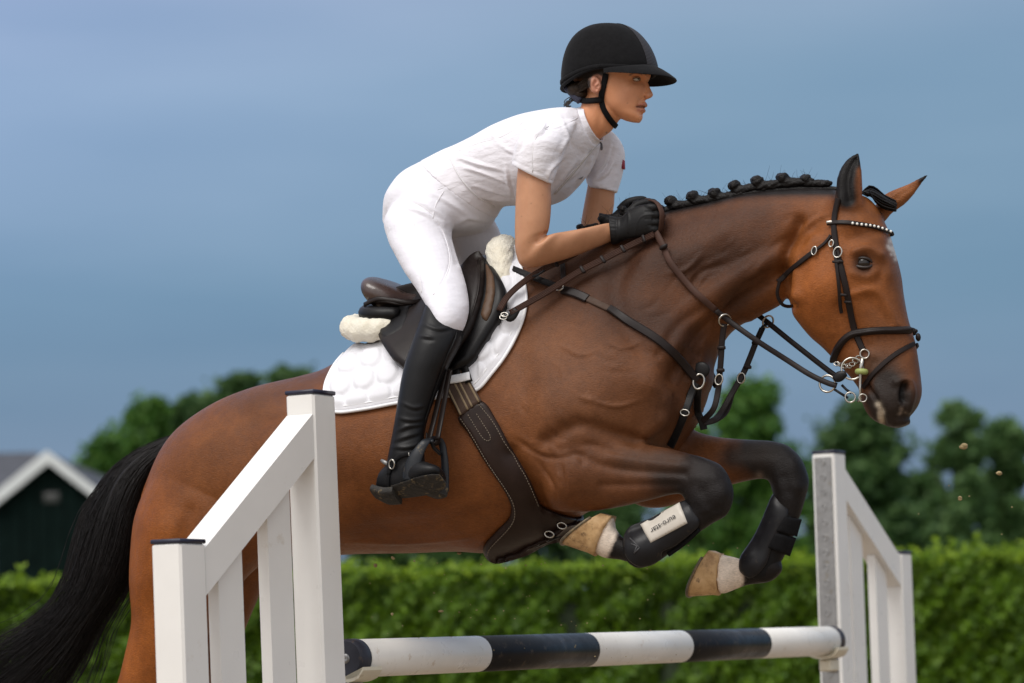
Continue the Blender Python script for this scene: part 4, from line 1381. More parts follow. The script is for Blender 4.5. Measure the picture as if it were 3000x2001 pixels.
for u, v in ((1618, 1566), (1655, 1541)):
    x, n, ok = trunk_skin(u, v, .06)
    mk("ring", Geo().torus(x + n * .024, (.013, .008), .0022, n, 18, 6), M_silver, girth)

# ---- breastplate with running martingale
bp_ = thing("breastplate", "brown leather breastplate across the horse's shoulder with martingale straps", "breastplate", HP(2030, 1100, 0))
def skin_strap(px, wpx, thick, name, mat, par, lift=.002, mir=False, step=.012, wdef=.08, bvh=None, smooth=3):
    X, N = skin_path(px, step, bvh, wdef, lift, smooth)
    g = Geo().strap(X, N, wpx * PX, thick)
    return pair(name, g, mat, par, 32) if mir else mk(name, g, mat, par, auto=32)
skin_strap([(1430, 772), (1476, 786), (1530, 806), (1580, 826), (1630, 844)], 19, .005, "saddle_strap", M_lblk, bp_, .012, True)
skin_strap([(1650, 852), (1690, 862), (1722, 878)], 26, .006, "strap_end", M_strap, bp_, .004, True)
skin_strap([(1715, 873), (1750, 890), (1790, 910)], 20, .004, "elastic_insert", M_elastic, bp_, .003, True)
skin_strap([(1783, 905), (1839, 940), (1902, 978), (1950, 1014), (1993, 1056), (2022, 1092), (2040, 1112)], 24, .006, "shoulder_strap", M_strap, bp_, .004, True)
skin_strap([(1650, 770), (1652, 795), (1654, 822)], 15, .005, "wither_strap", M_strap, bp_, .006, True)
for u, v in ((1644, 850), (1476, 783)):
    x, n, ok = on_skin(u, v)
    mk("ring", Geo().torus(x + n * .014, (.012, .010), .0022, n, 18, 6), M_silver, bp_)
x, n, ok = on_skin(1476, 784)
# loose strap tip that curls up
P = np.array([HP(1540, 806, .135), HP(1570, 808, .16), HP(1596, 794, .175)])
P = catmull(P, 12); mk("strap_tip", Geo().strap(P, np.tile(unit(LAT * .6 + np.array([0, 0, .6])), (12, 1)), np.linspace(.016, .006, 12), .003), M_lblk, bp_)
def free_strap(pts, width, thick, name, mat, par, nrm=None, k=None):
    P = np.array([HP(*p) for p in pts]); P = catmull(P, k or max(16, len(P) * 7))
    N = np.tile(LAT if nrm is None else unit(nrm), (len(P), 1))
    return mk(name, Geo().strap(P - N * thick / 2, N, width, thick), mat, par, auto=32)
# chest ring with leather disc, fork straps and the strap that goes down between the legs
cw = lambda u, v: float(wof(on_skin(u, v)[0])) + .009
P = HP(2054, 1084, cw(2054, 1084)); g = Geo(); ax = np.array([HEAD_DIR, [0, 0, 1.0], LAT]); g.ball(P, (.024, .022, .006), 20, 9, np.array([HEAD_DIR, [0, 0, 1.0], LAT])); mk("leather_disc", g, M_lblk, bp_)
mk("ring", Geo().torus(HP(2047, 1118, cw(2047, 1118) + .006), (.014, .020), .0030, LAT + HEAD_DIR * .3, 22, 7), M_silver, bp_)
free_strap([(2047, 1128, cw(2047, 1128) + .008), (2044, 1160, cw(2044, 1160) + .008), (2044, 1205, cw(2044, 1200) + .012), (2056, 1235, cw(2044, 1205) + .010), (2062, 1258, cw(2044, 1205) + .006)], .019, .005, "chest_strap", M_lblk, bp_)
free_strap([(2040, 1122, cw(2040, 1122)), (2024, 1155, cw(2024, 1155) + .002), (2006, 1210, cw(2006, 1210) + .002), (1985, 1262, cw(1985, 1262) + .002), (1964, 1308, cw(1968, 1295))], .021, .005, "girth_strap", M_lblk, bp_)
x, n, ok = on_skin(2007, 1208)
mk("ring", Geo().torus(HP(2006, 1209, cw(2006, 1209) + .006), (.012, .008), .002, LAT, 18, 6), M_silver, bp_)
free_strap([(2122, 948, .085), (2116, 991, .08), (2112, 1050, .075), (2108, 1100, .07), (2103, 1147, .066), (2090, 1198, .07), (2058, 1234, cw(2044, 1205) + .014)], .016, .004, "fork_strap", M_strap, bp_)
free_strap([(2233, 962, -.07), (2214, 1004, -.065), (2196, 1050, -.06), (2176, 1096, -.055), (2140, 1160, -.04), (2112, 1208, -.01), (2088, 1232, .03), (2060, 1238, cw(2044, 1205) + .014)], .016, .004, "fork_strap", M_strap, bp_)
free_strap([(2146, 1150, -.05), (2128, 1205, -.03), (2098, 1230, .01), (2064, 1240, cw(2044, 1205) + .012)], .014, .004, "fork_strap", M_strap, bp_)
g = Geo(); P = np.array([HP(2250, 942, -.07), HP(2240, 958, -.08), HP(2226, 985, -.075), HP(2216, 1004, -.068), HP(2222, 985, -.06), HP(2232, 960, -.062), HP(2243, 950, -.066)])
g.tube(catmull(P, 26), .004, m=6); mk("loop", g, M_lblk, bp_)
for (u, v, w), nn in (((2123, 938, .09), LAT + HEAD_DIR * .9), ((2250, 942, -.07), LAT + HEAD_DIR * 1.2)):
    mk("ring", Geo().torus(HP(u, v, w), .0165, .0028, nn - np.array([0, 0, .7]), 22, 7), M_silver, bp_)
for u, v, w in ((2106, 1112, .074), (2171, 1108, -.05)):
    mk("buckle", Geo().torus(HP(u, v, w), (.010, .014), .0025, LAT, 18, 6), M_silver, bp_)
for u, v, w in ((2114, 1019, .08), (2111, 1085, .077), (2214, 1004, -.062), (2190, 1076, -.055)):
    mk("keeper", Geo().bbox(HP(u, v, w), (.0105, .005, .005), np.array([HEAD_DIR, LAT, [0, 0, 1.0]]), .002), M_strap, bp_)

# ---- bridle
bridle = thing("bridle", "dark brown leather bridle with padded noseband and jewelled browband", "bridle", HP(2480, 800, 0))
skin_strap([(2458, 582), (2450, 612), (2445, 649), (2446, 690), (2453, 744), (2464, 783), (2476, 832), (2487, 886), (2498, 943), (2504, 972), (2518, 1004), (2528, 1026)], 18, .005, "cheekpiece", M_strap, bridle, .002, True)
skin_strap([(2449, 740), (2455, 800), (2460, 860), (2465, 915)], 10, .004, "noseband_hanger", M_strap, bridle, .0075)
bb_px = [(2430, 659), (2456, 655), (2491, 655), (2544, 664), (2598, 683), (2638, 699)]
bb = skin_strap(bb_px, 13, .005, "browband", M_strap, bridle, .006, True)
X, N = skin_path([(2498, 656), (2544, 664), (2598, 683), (2630, 696)], .010, None, .08, .0115)
M_gem = simple("clear_crystal", (0.85, 0.85, 0.80), .12, .05, 40)
gproto = None
for x, n in zip(X, N):
    if gproto is None:
        gproto = mk("crystal", Geo().ball((0, 0, 0), .0036, 8, 5), M_gem, None); o = gproto; o.parent = bridle
    else:
        o = gproto.copy(); COL.objects.link(o)
    o.location = tuple(x - np.array(bridle.location))
skin_strap([(2436, 690), (2424, 712), (2392, 733)], 9, .004, "throatlatch", M_strap, bridle, .004)
skin_strap([(2396, 731), (2353, 764), (2310, 800), (2278, 826)], 15, .005, "throatlatch", M_strap, bridle, .004)
free_strap([(2284, 822, .095), (2277, 860, .085), (2290, 890, .07), (2312, 898, .04), (2330, 890, 0), (2330, 880, -.05)], .009, .004, "throatlatch", M_strap, bridle)
nb = [(2695, 972), (2660, 969), (2630, 968), (2559, 969), (2516, 972), (2488, 982), (2466, 1002), (2452, 1028), (2445, 1052)]
X, N = skin_path(nb, .010, None, .02, .003)
g = Geo()
def padded(X, N, w):
    gg = Geo().strap(X, N, w, .010, round_=.5); q2 = Geo().strap(X + N * .006, N, w * .55, .007, round_=.5); gg.add(q2.V, q2.F); return gg
pair("noseband", padded(X, N, 21 * PX), M_strap, bridle)
skin_strap([(2699, 998), (2659, 1016), (2610, 1048), (2573, 1082), (2546, 1112), (2530, 1136)], 14, .005, "flash_strap", M_strap, bridle, .003, True)
P = HP(2690, 988, -.005); mk("flash_loop", Geo().ball(P, (.007, .008, .011), 12, 8), M_strap, bridle)
for u, v, r1, r2 in ((2457, 742, .011, .014), (2439, 716, .006, .009), (2390, 737, .007, .011)):
    x, n, ok = on_skin(u, v)
    mk("buckle", Geo().torus(x + n * .010, (r1, r2), .0022, n, 20, 6), M_silver, bridle)
x, n, ok = on_skin(2438, 658); mk("buckle", Geo().bbox(x + n * .012, (.008, .0035, .002), np.array([HEAD_DIR, [0, 0, 1.0], LAT]), .001), M_silver, bridle)
for u, v in ((2462, 768), (2471, 862), (2485, 882), (2452, 770)):
    x, n, ok = on_skin(u, v); mk("keeper", Geo().bbox(x + n * .009, (.010, .0035, .0035), np.array([unit(HEAD_DIR - np.array([0, 0, .15])), [0, 0, 1.0], LAT]), .0015), M_strap, bridle)
# bit: cheek ring, lever, rubber stop, curb chain
bw = float(wof(on_skin(2500, 1070)[0])) + .012
def hp(u, v, dw=0.0): return HP(u, v, bw + dw)
bit = thing("bit", "steel bit with rings, curb chain and green rubber stop", "bit", hp(2522, 1090))
for u, v, r1, t_ in ((2533, 1037, .0115, .0024), (2497, 1080, .028, .0030), (2491, 1164, .0130, .0022), (2528, 1166, .010, .0018)):
    mk("ring", Geo().torus(hp(u, v, .002), r1, t_, LAT + HEAD_DIR * .2, 26, 8), M_silver, bit)
mk("lever", Geo().tube(np.array([hp(2528, 1045), hp(2523, 1075), hp(2521, 1097), hp(2520, 1135), hp(2521, 1172), hp(2512, 1176)]), np.array([.005, .006, .004, .0036, .0036, .003]), m=10), M_silver, bit)
M_rub = simple("green_rubber", (0.28, 0.33, 0.10), .55, .12, 30)
mk("rubber_stop", Geo().torus(hp(2524, 1089), (.011, .010), .0075, np.array([0.1, 0, 1.0]), 22, 10), M_rub, bit)
for k, (u, v) in enumerate(((2452, 1066), (2464, 1069), (2475, 1073), (2486, 1072), (2496, 1067), (2506, 1058), (2516, 1048))):
    mk("chain_link", Geo().torus(hp(u, v, -.002), (.0085, .0052), .0018, LAT + HEAD_DIR * (.8 if k % 2 else -.2) + np.array([0, 0, .3]), 16, 6), M_silver, bit)
mk("mouthpiece", Geo().tube(np.array([hp(2520, 1092), HP(2530, 1095, 0), mirror(hp(2520, 1092))]), .006, m=10), M_silver, bit)
mk("ring", Geo().torus(mirror(hp(2497, 1080)), .028, .0030, LAT, 26, 8), M_silver, bit)
mk("rein_ring", Geo().torus(hp(2424, 1124, .0), .0215, .0030, LAT - HEAD_DIR * .1, 28, 8), M_silver, bit)
mk("rounding", Geo().tube(np.array([hp(2440, 1138), hp(2462, 1152), hp(2484, 1166)]), .0035, m=7), M_lblk, bit)
mk("rounding", Geo().tube(np.array([hp(2466, 1128), hp(2480, 1142), hp(2494, 1152)]), .0035, m=7), M_lblk, bit)

# ---- reins
reins = thing("reins", "brown reins running from the bit through the gloved hands to the saddle", "reins", HP(1950, 760, .1))
def lifted(px, lift, step=.012, wdef=.1, extra=()):
    X, N = skin_path(px, step, None, wdef, lift)
    return X, N
skn = lambda u, v: float(wof(on_skin(u, v)[0]))
hw_ = skn(1925, 690)
near = [(1916, 668, hw_ + .020), (1942, 719, skn(1942, 719) + .010), (1964, 768, skn(1964, 768) + .008), (2013, 830, skn(2013, 830) + .008), (2058, 875, skn(2058, 875) + .010), (2125, 932, .088), (2214, 996, .088), (2304, 1054, bw), (2370, 1096, bw + .004), (2424, 1122, bw + .004), (2452, 1130, bw + .002)]
P = np.array([HP(*p) for p in near]); P = catmull(P, 90)
M_reindk = M_strap
k_ = 42
mk("hand_part", Geo().strap(P[:k_], np.tile(LAT, (k_, 1)), .017, .004), M_rein, reins)
mk("bit_end", Geo().strap(P[k_ - 1:], np.tile(unit(LAT + np.array([0, 0, .25])), (len(P) - k_ + 1, 1)), .0145, .004), M_reindk, reins)
far = [(2000, 800, -.08), (2130, 870, -.085), (2214, 918, -.075), (2330, 1010, -.07), (2444, 1098, -bw + .02), (2470, 1108, -bw + .03)]
P = np.array([HP(*p) for p in far]); P = catmull(P, 50)
mk("bit_end", Geo().strap(P, np.tile(LAT, (50, 1)), .0145, .004), M_reindk, reins)
g = Geo(); P = np.array([hp(2444, 1112, .006), hp(2462, 1102, .007), hp(2480, 1094, .006)]); g.strap(catmull(P, 8), np.tile(LAT, (8, 1)), np.array([.014, .022, .026, .027, .026, .022, .018, .012]), .006); mk("rein_stop", g, M_lblk, reins)
for u, v in ((1921, 683), (1944, 723)):
    x, n, ok = on_skin(u, v); mk("keeper", Geo().bbox(HP(u, v, float(wof(x)) + .02), (.011, .005, .0055), np.array([unit(HEAD_DIR + np.array([0, 0, .35])), LAT, [0, 0, 1.0]]), .002), M_strap, reins)
# loop end lying along the shoulder: ridged webbing with leather stops
def ridged(px, lift, name):
    X, N = skin_path(px, .010, None, .12, 0.0, smooth=10)
    l_ = np.interp(np.linspace(0, 1, len(X)), np.linspace(0, 1, len(lift)), lift)
    X = X + LAT * l_[:, None]
    N = np.tile(unit(LAT + np.array([0, 0, .25])), (len(X), 1))
    T = unit(np.gradient(X, axis=0)); S_ = unit(np.cross(T, N))
    gg = Geo().strap(X, N, .018, .003)
    for o_ in (-.0062, -.0021, .0021, .0062):
        q2 = Geo().strap(X + S_ * o_ + N * .0026, N, .0028, .0022, round_=.5); gg.add(q2.V, q2.F)
    o = mk(name, gg, M_rein, reins)
    return o, X, N, S_
o1, X1, N1, S1 = ridged([(1512, 922), (1560, 894), (1612, 864), (1710, 799), (1772, 768), (1830, 737), (1893, 706), (1926, 690)], [.045, .04, .035, .03, .03, .028], "loop_part")
for u, v in ((1710, 799), (1772, 768), (1830, 736), (1893, 706)):
    uu, vv = proj(X1); i = int(np.argmin((uu - u) ** 2 + (vv - v) ** 2)); i = min(max(i, 1), len(X1) - 2)
    T_ = unit(X1[i + 1] - X1[i - 1])
    mk("rein_stop", Geo().bbox(X1[i] + N1[i] * .003, (.0045, .0115, .0045), np.array([T_, S1[i], N1[i]]), .0015), M_strap, o1)
o2, X2, N2, S2 = ridged([(1482, 916), (1492, 888), (1527, 849), (1570, 815), (1627, 780), (1668, 764), (1700, 745)], [.05, .045, .04, .035, .03, .03], "loop_part")
i = len(X2) * 3 // 4
mk("rein_stop", Geo().bbox(X2[i] + N2[i] * .003, (.0045, .0115, .0045), np.array([unit(X2[i + 1] - X2[i - 1]), S2[i], N2[i]]), .0015), M_strap, o2)
P = catmull(np.array([X1[2], HP(1496, 932, wof(X1[0])), HP(1478, 926, wof(X1[0]) + .002)]), 10)
mk("loop_end", Geo().strap(P, np.tile(LAT, (10, 1)), np.array([.020, .022, .023, .023, .022, .020, .018, .015, .012, .008]), .005), M_lblk, reins)
for u, v in ((1478, 922), (1474, 930)):
    mk("buckle", Geo().torus(HP(u, v, float(wof(X1[0])) + .006), (.010, .006), .0018, LAT + np.array([0, 0, .4]), 16, 6), M_silver, reins)

# ---- boots on the forelegs
M_neo = simple("black_neoprene", (0.006, 0.006, 0.007), .6, .2, 40, .15, 300, .001, spec=.2)
M_plate = simple("charcoal_plastic", (0.010, 0.010, 0.012), .40, .15, 30, .05, 120, .001, spec=.25, dirt=((0.08, 0.06, 0.04), .05, 40))
M_vel = simple("velcro_band", (0.006, 0.006, 0.007), .8, .2, 60, .3, 500, .0008, spec=.15)
def leg_shell(rows, grow, name, mat, par, m=32):
    rr = [(a, b, c, d, W + grow, wc, 2.2, 0) for a, b, c, d, W, wc in rows]
    return mk(name, Geo().tb(rr, m=m, per=6), mat, par)
def near_skin(u, v): return on_skin(u, v, B_BVH, .17)
# near leg
nb_rows = [(2072, 1534, 2016, 1474, .030, .14), (2040, 1562, 1984, 1498, .036, .14), (1975, 1610, 1922, 1536, .036, .14), (1915, 1652, 1862, 1570, .040, .14), (1872, 1664, 1832, 1572, .038, .14), (1850, 1655, 1828, 1590, .030, .14)]
boot1 = thing("tendon_boot", "black tendon boot with a pale printed strap on the nearer foreleg", "tendon boot", HP(1950, 1570, .14), "boots on the forelegs")
gg_ = Geo().tb([(a, b, c, d, W + .002, wc, 2.3, 0) for a, b, c, d, W, wc in nb_rows], m=36, per=6)
mk("lining", gg_, M_neo, boot1)
B_BVH = BVHTree.FromPolygons([tuple(p) for p in gg_.V], gg_.F)
def bskin(u, v, wdef=.17): return on_skin(u, v, B_BVH, .165)
pl = [(2017, 1466), (2040, 1482), (2050, 1505), (2046, 1538), (2030, 1556), (1978, 1596), (1940, 1615), (1936, 1634), (1908, 1652), (1872, 1656), (1845, 1640), (1831, 1612), (1829, 1572), (1850, 1545), (1908, 1522), (1960, 1492)]
mk("shell", patch(pl, 6, .002, .007, lambda u, v, d: .010 * np.exp(-(((u - 1872) / 34) ** 2 + ((v - 1606) / 38) ** 2)), bskin, .165, round_px=8), M_plate, boot1)
lb = [(1883, 1546), (1998, 1481), (2016, 1533), (1909, 1592)]
mk("printed_strap", patch(lb, 6, .0110, .003, None, bskin, .165, smooth_line=False, round_px=3), simple("pale_grey_strap", (0.52, 0.48, 0.42), .5, .05, 30), boot1)
M_print = simple("black_print", (0.010, 0.010, 0.012), .6, .1, 30)
def lettering(text, size, place, right, up_, nrm, par, mat, name="lettering"):
    cu = bpy.data.curves.new("t", 'FONT'); cu.body = text; cu.size = size; cu.extrude = .0003; cu.align_x = 'CENTER'; cu.align_y = 'CENTER'
    to = bpy.data.objects.new("t", cu); COL.objects.link(to)
    dg = bpy.context.evaluated_depsgraph_get(); dg.update()
    me = bpy.data.meshes.new_from_object(to.evaluated_get(dg))
    V_ = np.array([v.co[:] for v in me.vertices]); F_ = [tuple(p.vertices) for p in me.polygons]
    bpy.data.objects.remove(to)
    W_ = np.asarray(place) + V_[:, :1] * right + V_[:, 1:2] * up_ + V_[:, 2:3] * nrm
    return mk(name, (W_, F_), mat, par, smooth=False, recalc=False)
x, n, ok = bskin(1950, 1538)
n = unit(n * .5 + LAT * .5)
rt = unit(HP(1920, 1554, .2) - HP(1980, 1519, .2)); rt = unit(rt - n * (rt @ n)); up2 = np.cross(n, rt)
lettering("euro-star", .0205, x + n * .0165, rt, up2, n, boot1, M_print)
# near fleece and strap edges below the shell
X, N = skin_path([(2046, 1548), (2000, 1590), (1955, 1622)], .01, B_BVH, .15, .003)
mk("fleece_edge", Geo().tube(X, .007, m=8), M_vel, boot1)
# moulded bird emblem as a plain raised mark
x, n, ok = bskin(1866, 1603); g = Geo()
for a, b in (((1852, 1588), (1880, 1606)), ((1856, 1598), (1878, 1604)), ((1880, 1606), (1864, 1620)), ((1864, 1620), (1872, 1602))):
    pa_, na_, o_ = bskin(*a); pb_, nb2, o_ = bskin(*b)
    g.tube(np.array([pa_ + na_ * .019, pb_ + nb2 * .019]), .0016, m=6)
mk("emblem", g, simple("grey_emblem", (0.06, 0.06, 0.065), .4, .1, 30), boot1)
# far leg
fb_rows = [(2340, 1505, 2266, 1448, .030, -.12), (2330, 1545, 2256, 1490, .038, -.12), (2312, 1600, 2230, 1560, .037, -.12), (2290, 1640, 2200, 1605, .036, -.12), (2260, 1690, 2172, 1650, .038, -.12), (2225, 1702, 2172, 1670, .030, -.12)]
boot2 = thing("tendon_boot", "plain black tendon boot with closing bands on the farther foreleg", "tendon boot", HP(2250, 1580, -.12), "boots on the forelegs")
gg_ = Geo().tb([(a, b, c, d, W + .002, wc, 2.3, 0) for a, b, c, d, W, wc in fb_rows], m=36, per=6)
mk("lining", gg_, M_neo, boot2)
B_BVH = BVHTree.FromPolygons([tuple(p) for p in gg_.V], gg_.F)
def bskin(u, v, wdef=-.08): return on_skin(u, v, B_BVH, -.08)
pl = [(2268, 1446), (2290, 1450), (2306, 1476), (2308, 1512), (2290, 1545), (2262, 1600), (2246, 1650), (2222, 1680), (2196, 1692), (2172, 1672), (2172, 1640), (2192, 1606), (2228, 1540)]
mk("shell", patch(pl, 6, .002, .007, lambda u, v, d: .009 * np.exp(-(((u - 2202) / 30) ** 2 + ((v - 1644) / 34) ** 2)), bskin, -.08, round_px=8), M_plate, boot2)
for q4 in ([(2292, 1512), (2342, 1520), (2328, 1570), (2272, 1556)], [(2270, 1560), (2326, 1574), (2308, 1626), (2248, 1604)]):
    mk("closing_band", patch(q4, 6, .006, .004, None, bskin, -.08, smooth_line=False, round_px=4), M_vel, boot2)
# ================================================================== rider
def skin_mat():
    q = Nodes("skin"); v = q.coord((1, 1, 1))
    at = q.n("ShaderNodeAttribute", attribute_name="Col")
    n1 = q.noise(v, 30, 5, .6); n2 = q.noise(v, 420, 3, .6)
    c = q.mix(1.0, at.outputs["Color"], q.ramp(n1, [(.3, (.93, .91, .90)), (.7, (1.06, 1.07, 1.08))]), 'MULTIPLY')
    q.set(Base_Color=c, Roughness=.48, Specular_IOR_Level=.4, Subsurface_Weight=.08, Subsurface_Scale=.004, Normal=q.bump(n2, .10, .0012))
    q.b.inputs["Subsurface Radius"].default_value = (1.0, .35, .2)
    return q.m
M_skin = skin_mat()
def cloth(name, col, fine=320, fold=16, fs=.6, sheen=.2):
    q = Nodes(name); v = q.coord((1, 1, 1)); vs = q.coord((1.0, 1.0, 2.2), (.3, .9, .2))
    n1 = q.noise(vs, fold, 3, .5); n2 = q.noise(v, fine, 3, .6)
    q.set(Base_Color=col, Roughness=.78, Specular_IOR_Level=.25, Sheen_Weight=sheen, Sheen_Roughness=.4)
    q.set(Normal=q.bump(n1, fs, .012, q.bump(n2, .12, .001)))
    return q.m
M_shirt = cloth("white_shirt_cloth", (.79, .775, .83))
M_breech = cloth("white_breeches_cloth", (.79, .785, .85), fold=12, fs=.4)
M_boot = leather("riding_boot_leather", (0.007, 0.007, 0.008), .42)
SHX = -0.0
# --- base rows shared by body and clothes: (top_u, top_v, bottom_u, bottom_v, W, wc, e, egg)
torso = [
    (1136, 640, 1215, 745, .09, 0, 2.2, 0), (1150, 583, 1305, 696, .150, 0, 2.3, 0), (1176, 538, 1375, 680, .172, 0, 2.3, 0), (1205, 505, 1415, 660, .166, 0, 2.3, 0),
    (1252, 476, 1436, 634, .150, 0, 2.2, 0), (1311, 444, 1455, 606, .134, 0, 2.2, 0), (1350, 427, 1480, 600, .130, 0, 2.2, 0), (1400, 403, 1515, 600, .138, 0, 2.2, 0),
    (1464, 370, 1560, 602, .152, 0, 2.3, 0), (1540, 343, 1608, 592, .163, 0, 2.4, .02), (1605, 330, 1652, 558, .168, 0, 2.4, .03), (1655, 322, 1694, 508, .160, 0, 2.3, 0),
    (1688, 320, 1726, 452, .125, 0, 2.1, 0), (1706, 322, 1745, 425, .08, 0, 2.0, 0)]
near_sleeve = [(1690, 350, 1590, 372, .045, .08), (1680, 372, 1560, 376, .062, .145), (1662, 420, 1532, 398, .069, .188), (1642, 465, 1514, 428, .066, .204), (1627, 505, 1507, 458, .061, .209), (1614, 541, 1502, 483, .056, .211)]
far_sleeve = [(1722, 352, 1690, 450, .05, -.08), (1778, 374, 1725, 470, .06, -.14), (1812, 406, 1722, 505, .060, -.19), (1828, 447, 1718, 525, .057, -.205), (1822, 503, 1722, 540, .053, -.208), (1805, 563, 1729, 554, .050, -.208)]
near_thigh = [(1320, 520, 1190, 575, .075, .08), (1330, 600, 1136, 645, .105, .105), (1316, 675, 1145, 706, .102, .14), (1326, 727, 1163, 746, .096, .175), (1347, 792, 1192, 800, .088, .215), (1361, 841, 1226, 850, .079, .25), (1368, 900, 1252, 893, .070, .285), (1358, 950, 1268, 922, .060, .305), (1340, 985, 1268, 975, .050, .31)]
far_thigh = [(1420, 600, 1230, 640, .085, -.08), (1448, 655, 1300, 690, .10, -.11), (1462, 690, 1310, 730, .10, -.15), (1470, 745, 1330, 780, .09, -.19), (1470, 800, 1350, 830, .08, -.23), (1470, 860, 1370, 880, .065, -.27), (1450, 930, 1370, 930, .055, -.29)]
near_calf = [(1345, 948, 1256, 880, .048, .295), (1353, 985, 1240, 925, .060, .315), (1338, 1022, 1219, 985, .062, .335), (1314, 1066, 1197, 1046, .059, .35), (1288, 1120, 1181, 1106, .054, .36), (1266, 1178, 1171, 1165, .049, .368), (1249, 1230, 1160, 1232, .044, .375), (1240, 1280, 1149, 1290, .041, .38), (1240, 1318, 1138, 1342, .041, .385), (1245, 1350, 1130, 1385, .038, .385)]
def inset(rows, px, dw):
    out = []
    for r in rows:
        r = list(r); a = np.array(r[:2], float); b = np.array(r[2:4], float); d = (a - b) / np.linalg.norm(a - b)
        a = a - d * px; b = b + d * px
        out.append((a[0], a[1], b[0], b[1], max(.012, r[4] - dw), *r[5:]))
    return out
hw2 = float(wof(on_skin(1870, 680)[0]))
AW = hw2 + .034
print('HAND', hw2)
def roll_foot(gg):
    """foot tipped outward so that the sole shows"""
    V = np.array(gg.V); a = HP(1116, 1425, .372); b = HP(1302, 1395, .414); ax = unit(b - a); c = HP(1190, 1385, .388)
    M = np.array(Matrix.Rotation(rad(-26), 3, Vector(ax)))
    test = M @ LAT
    if test[2] < 0: M = M.T
    gg.V = list((V - c) @ M.T + c)
    return gg
# --- body: one continuous skin
G = Geo()
G.tb(inset(torso[:5], 16, .022) + inset(torso[5:], 8, .010), m=44)
G.tb(inset(near_sleeve, 8, .010), m=24); G.tb(inset(far_sleeve, 7, .009), m=24)
G.tb(inset(near_thigh, 12, .016), m=24); G.tb(inset(far_thigh, 12, .016), m=24); G.tb(inset(near_calf, 12, .012), m=20)
def foot_rows(grow=0):
    return [(1128, 1368, 1116, 1440, .026 + grow, .372), (1150, 1340, 1146, 1450, .034 + grow, .375), (1190, 1332, 1186, 1448, .036 + grow, .385), (1226, 1346, 1216, 1440, .040 + grow, .395), (1262, 1362, 1252, 1430, .044 + grow, .405), (1292, 1374, 1284, 1420, .038 + grow, .412), (1306, 1386, 1302, 1408, .022 + grow, .414)]
_f = roll_foot(Geo().tb(inset(foot_rows(), 8, .008), m=18)); G.add(_f.V, _f.F)
# near arm
G.tb([(1640, 470, 1540, 440, .042, .19), (1613, 535, 1521, 490, .044, .207), (1613, 590, 1514, 570, .043, .213), (1610, 640, 1511, 650, .041, .217), (1604, 676, 1511, 705, .040, .218), (1598, 684, 1514, 745, .039, .216),
      (1602, 690, 1530, 780, .036, .212), (1630, 683, 1566, 783, .037, .206), (1665, 677, 1610, 772, .037, .21 * .75 + AW * .25), (1720, 667, 1674, 753, .035, .21 * .5 + AW * .5), (1768, 656, 1744, 726, .030, .21 * .2 + AW * .8), (1798, 652, 1788, 708, .0255, AW), (1826, 650, 1820, 694, .021, AW), (1850, 650, 1846, 690, .018, AW)], m=28, per=6)
# far arm
G.tb([(1815, 500, 1725, 530, .040, -.2), (1800, 560, 1723, 550, .041, -.208), (1797, 600, 1712, 608, .040, -.21), (1790, 640, 1704, 660, .039, -.21), (1786, 665, 1708, 705, .038, -.205), (1800, 670, 1745, 735, .037, -.18), (1830, 645, 1805, 712, .031, -.13), (1850, 632, 1842, 690, .026, -.10)], m=24, per=6)
# neck and head
G.tb([(1690, 352, 1722, 440, .052, 0), (1704, 322, 1752, 408, .056, 0), (1713, 288, 1786, 384, .056, 0), (1722, 255, 1812, 350, .056, 0), (1735, 230, 1830, 325, .055, 0)], m=32)
G.tb([(1874, 359, 1840, 356, .016), (1880, 347, 1818, 346, .031), (1881, 338, 1796, 335, .041), (1880, 328, 1772, 322, .049), (1885, 316, 1752, 305, .056), (1887, 302, 1730, 285, .0615), (1889, 288, 1708, 268, .066), (1893, 272, 1692, 252, .0695),
      (1894, 258, 1683, 238, .0715), (1893, 245, 1678, 222, .0735), (1899, 232, 1675, 205, .075), (1904, 218, 1673, 190, .076), (1902, 190, 1676, 165, .077), (1890, 150, 1688, 135, .070), (1860, 112, 1715, 108, .052), (1810, 92, 1760, 92, .022)], m=44, per=6)
# nose
G.tb([(1897, 238, 1880, 240, .0055), (1901, 248, 1880, 250, .0062), (1905, 258, 1880, 260, .0075), (1909, 267, 1880, 270, .0095), (1912.5, 275, 1882, 278, .0135), (1911, 281, 1884, 284, .0150), (1904, 286, 1884, 289, .0125), (1894, 290, 1884, 292, .008)], m=20, per=5)
# lips
G.tb([(1889, 296, 1874, 298, .006), (1894, 302, 1872, 305, .015), (1896, 307, 1868, 309, .0215), (1893, 311, 1872, 313, .019), (1887, 314, 1874, 315, .012)], m=18, per=4)
G.tb([(1886, 317, 1874, 317, .012), (1890, 321, 1868, 320, .0185), (1890, 326, 1870, 326, .017), (1884, 331, 1872, 331, .010)], m=18, per=4)
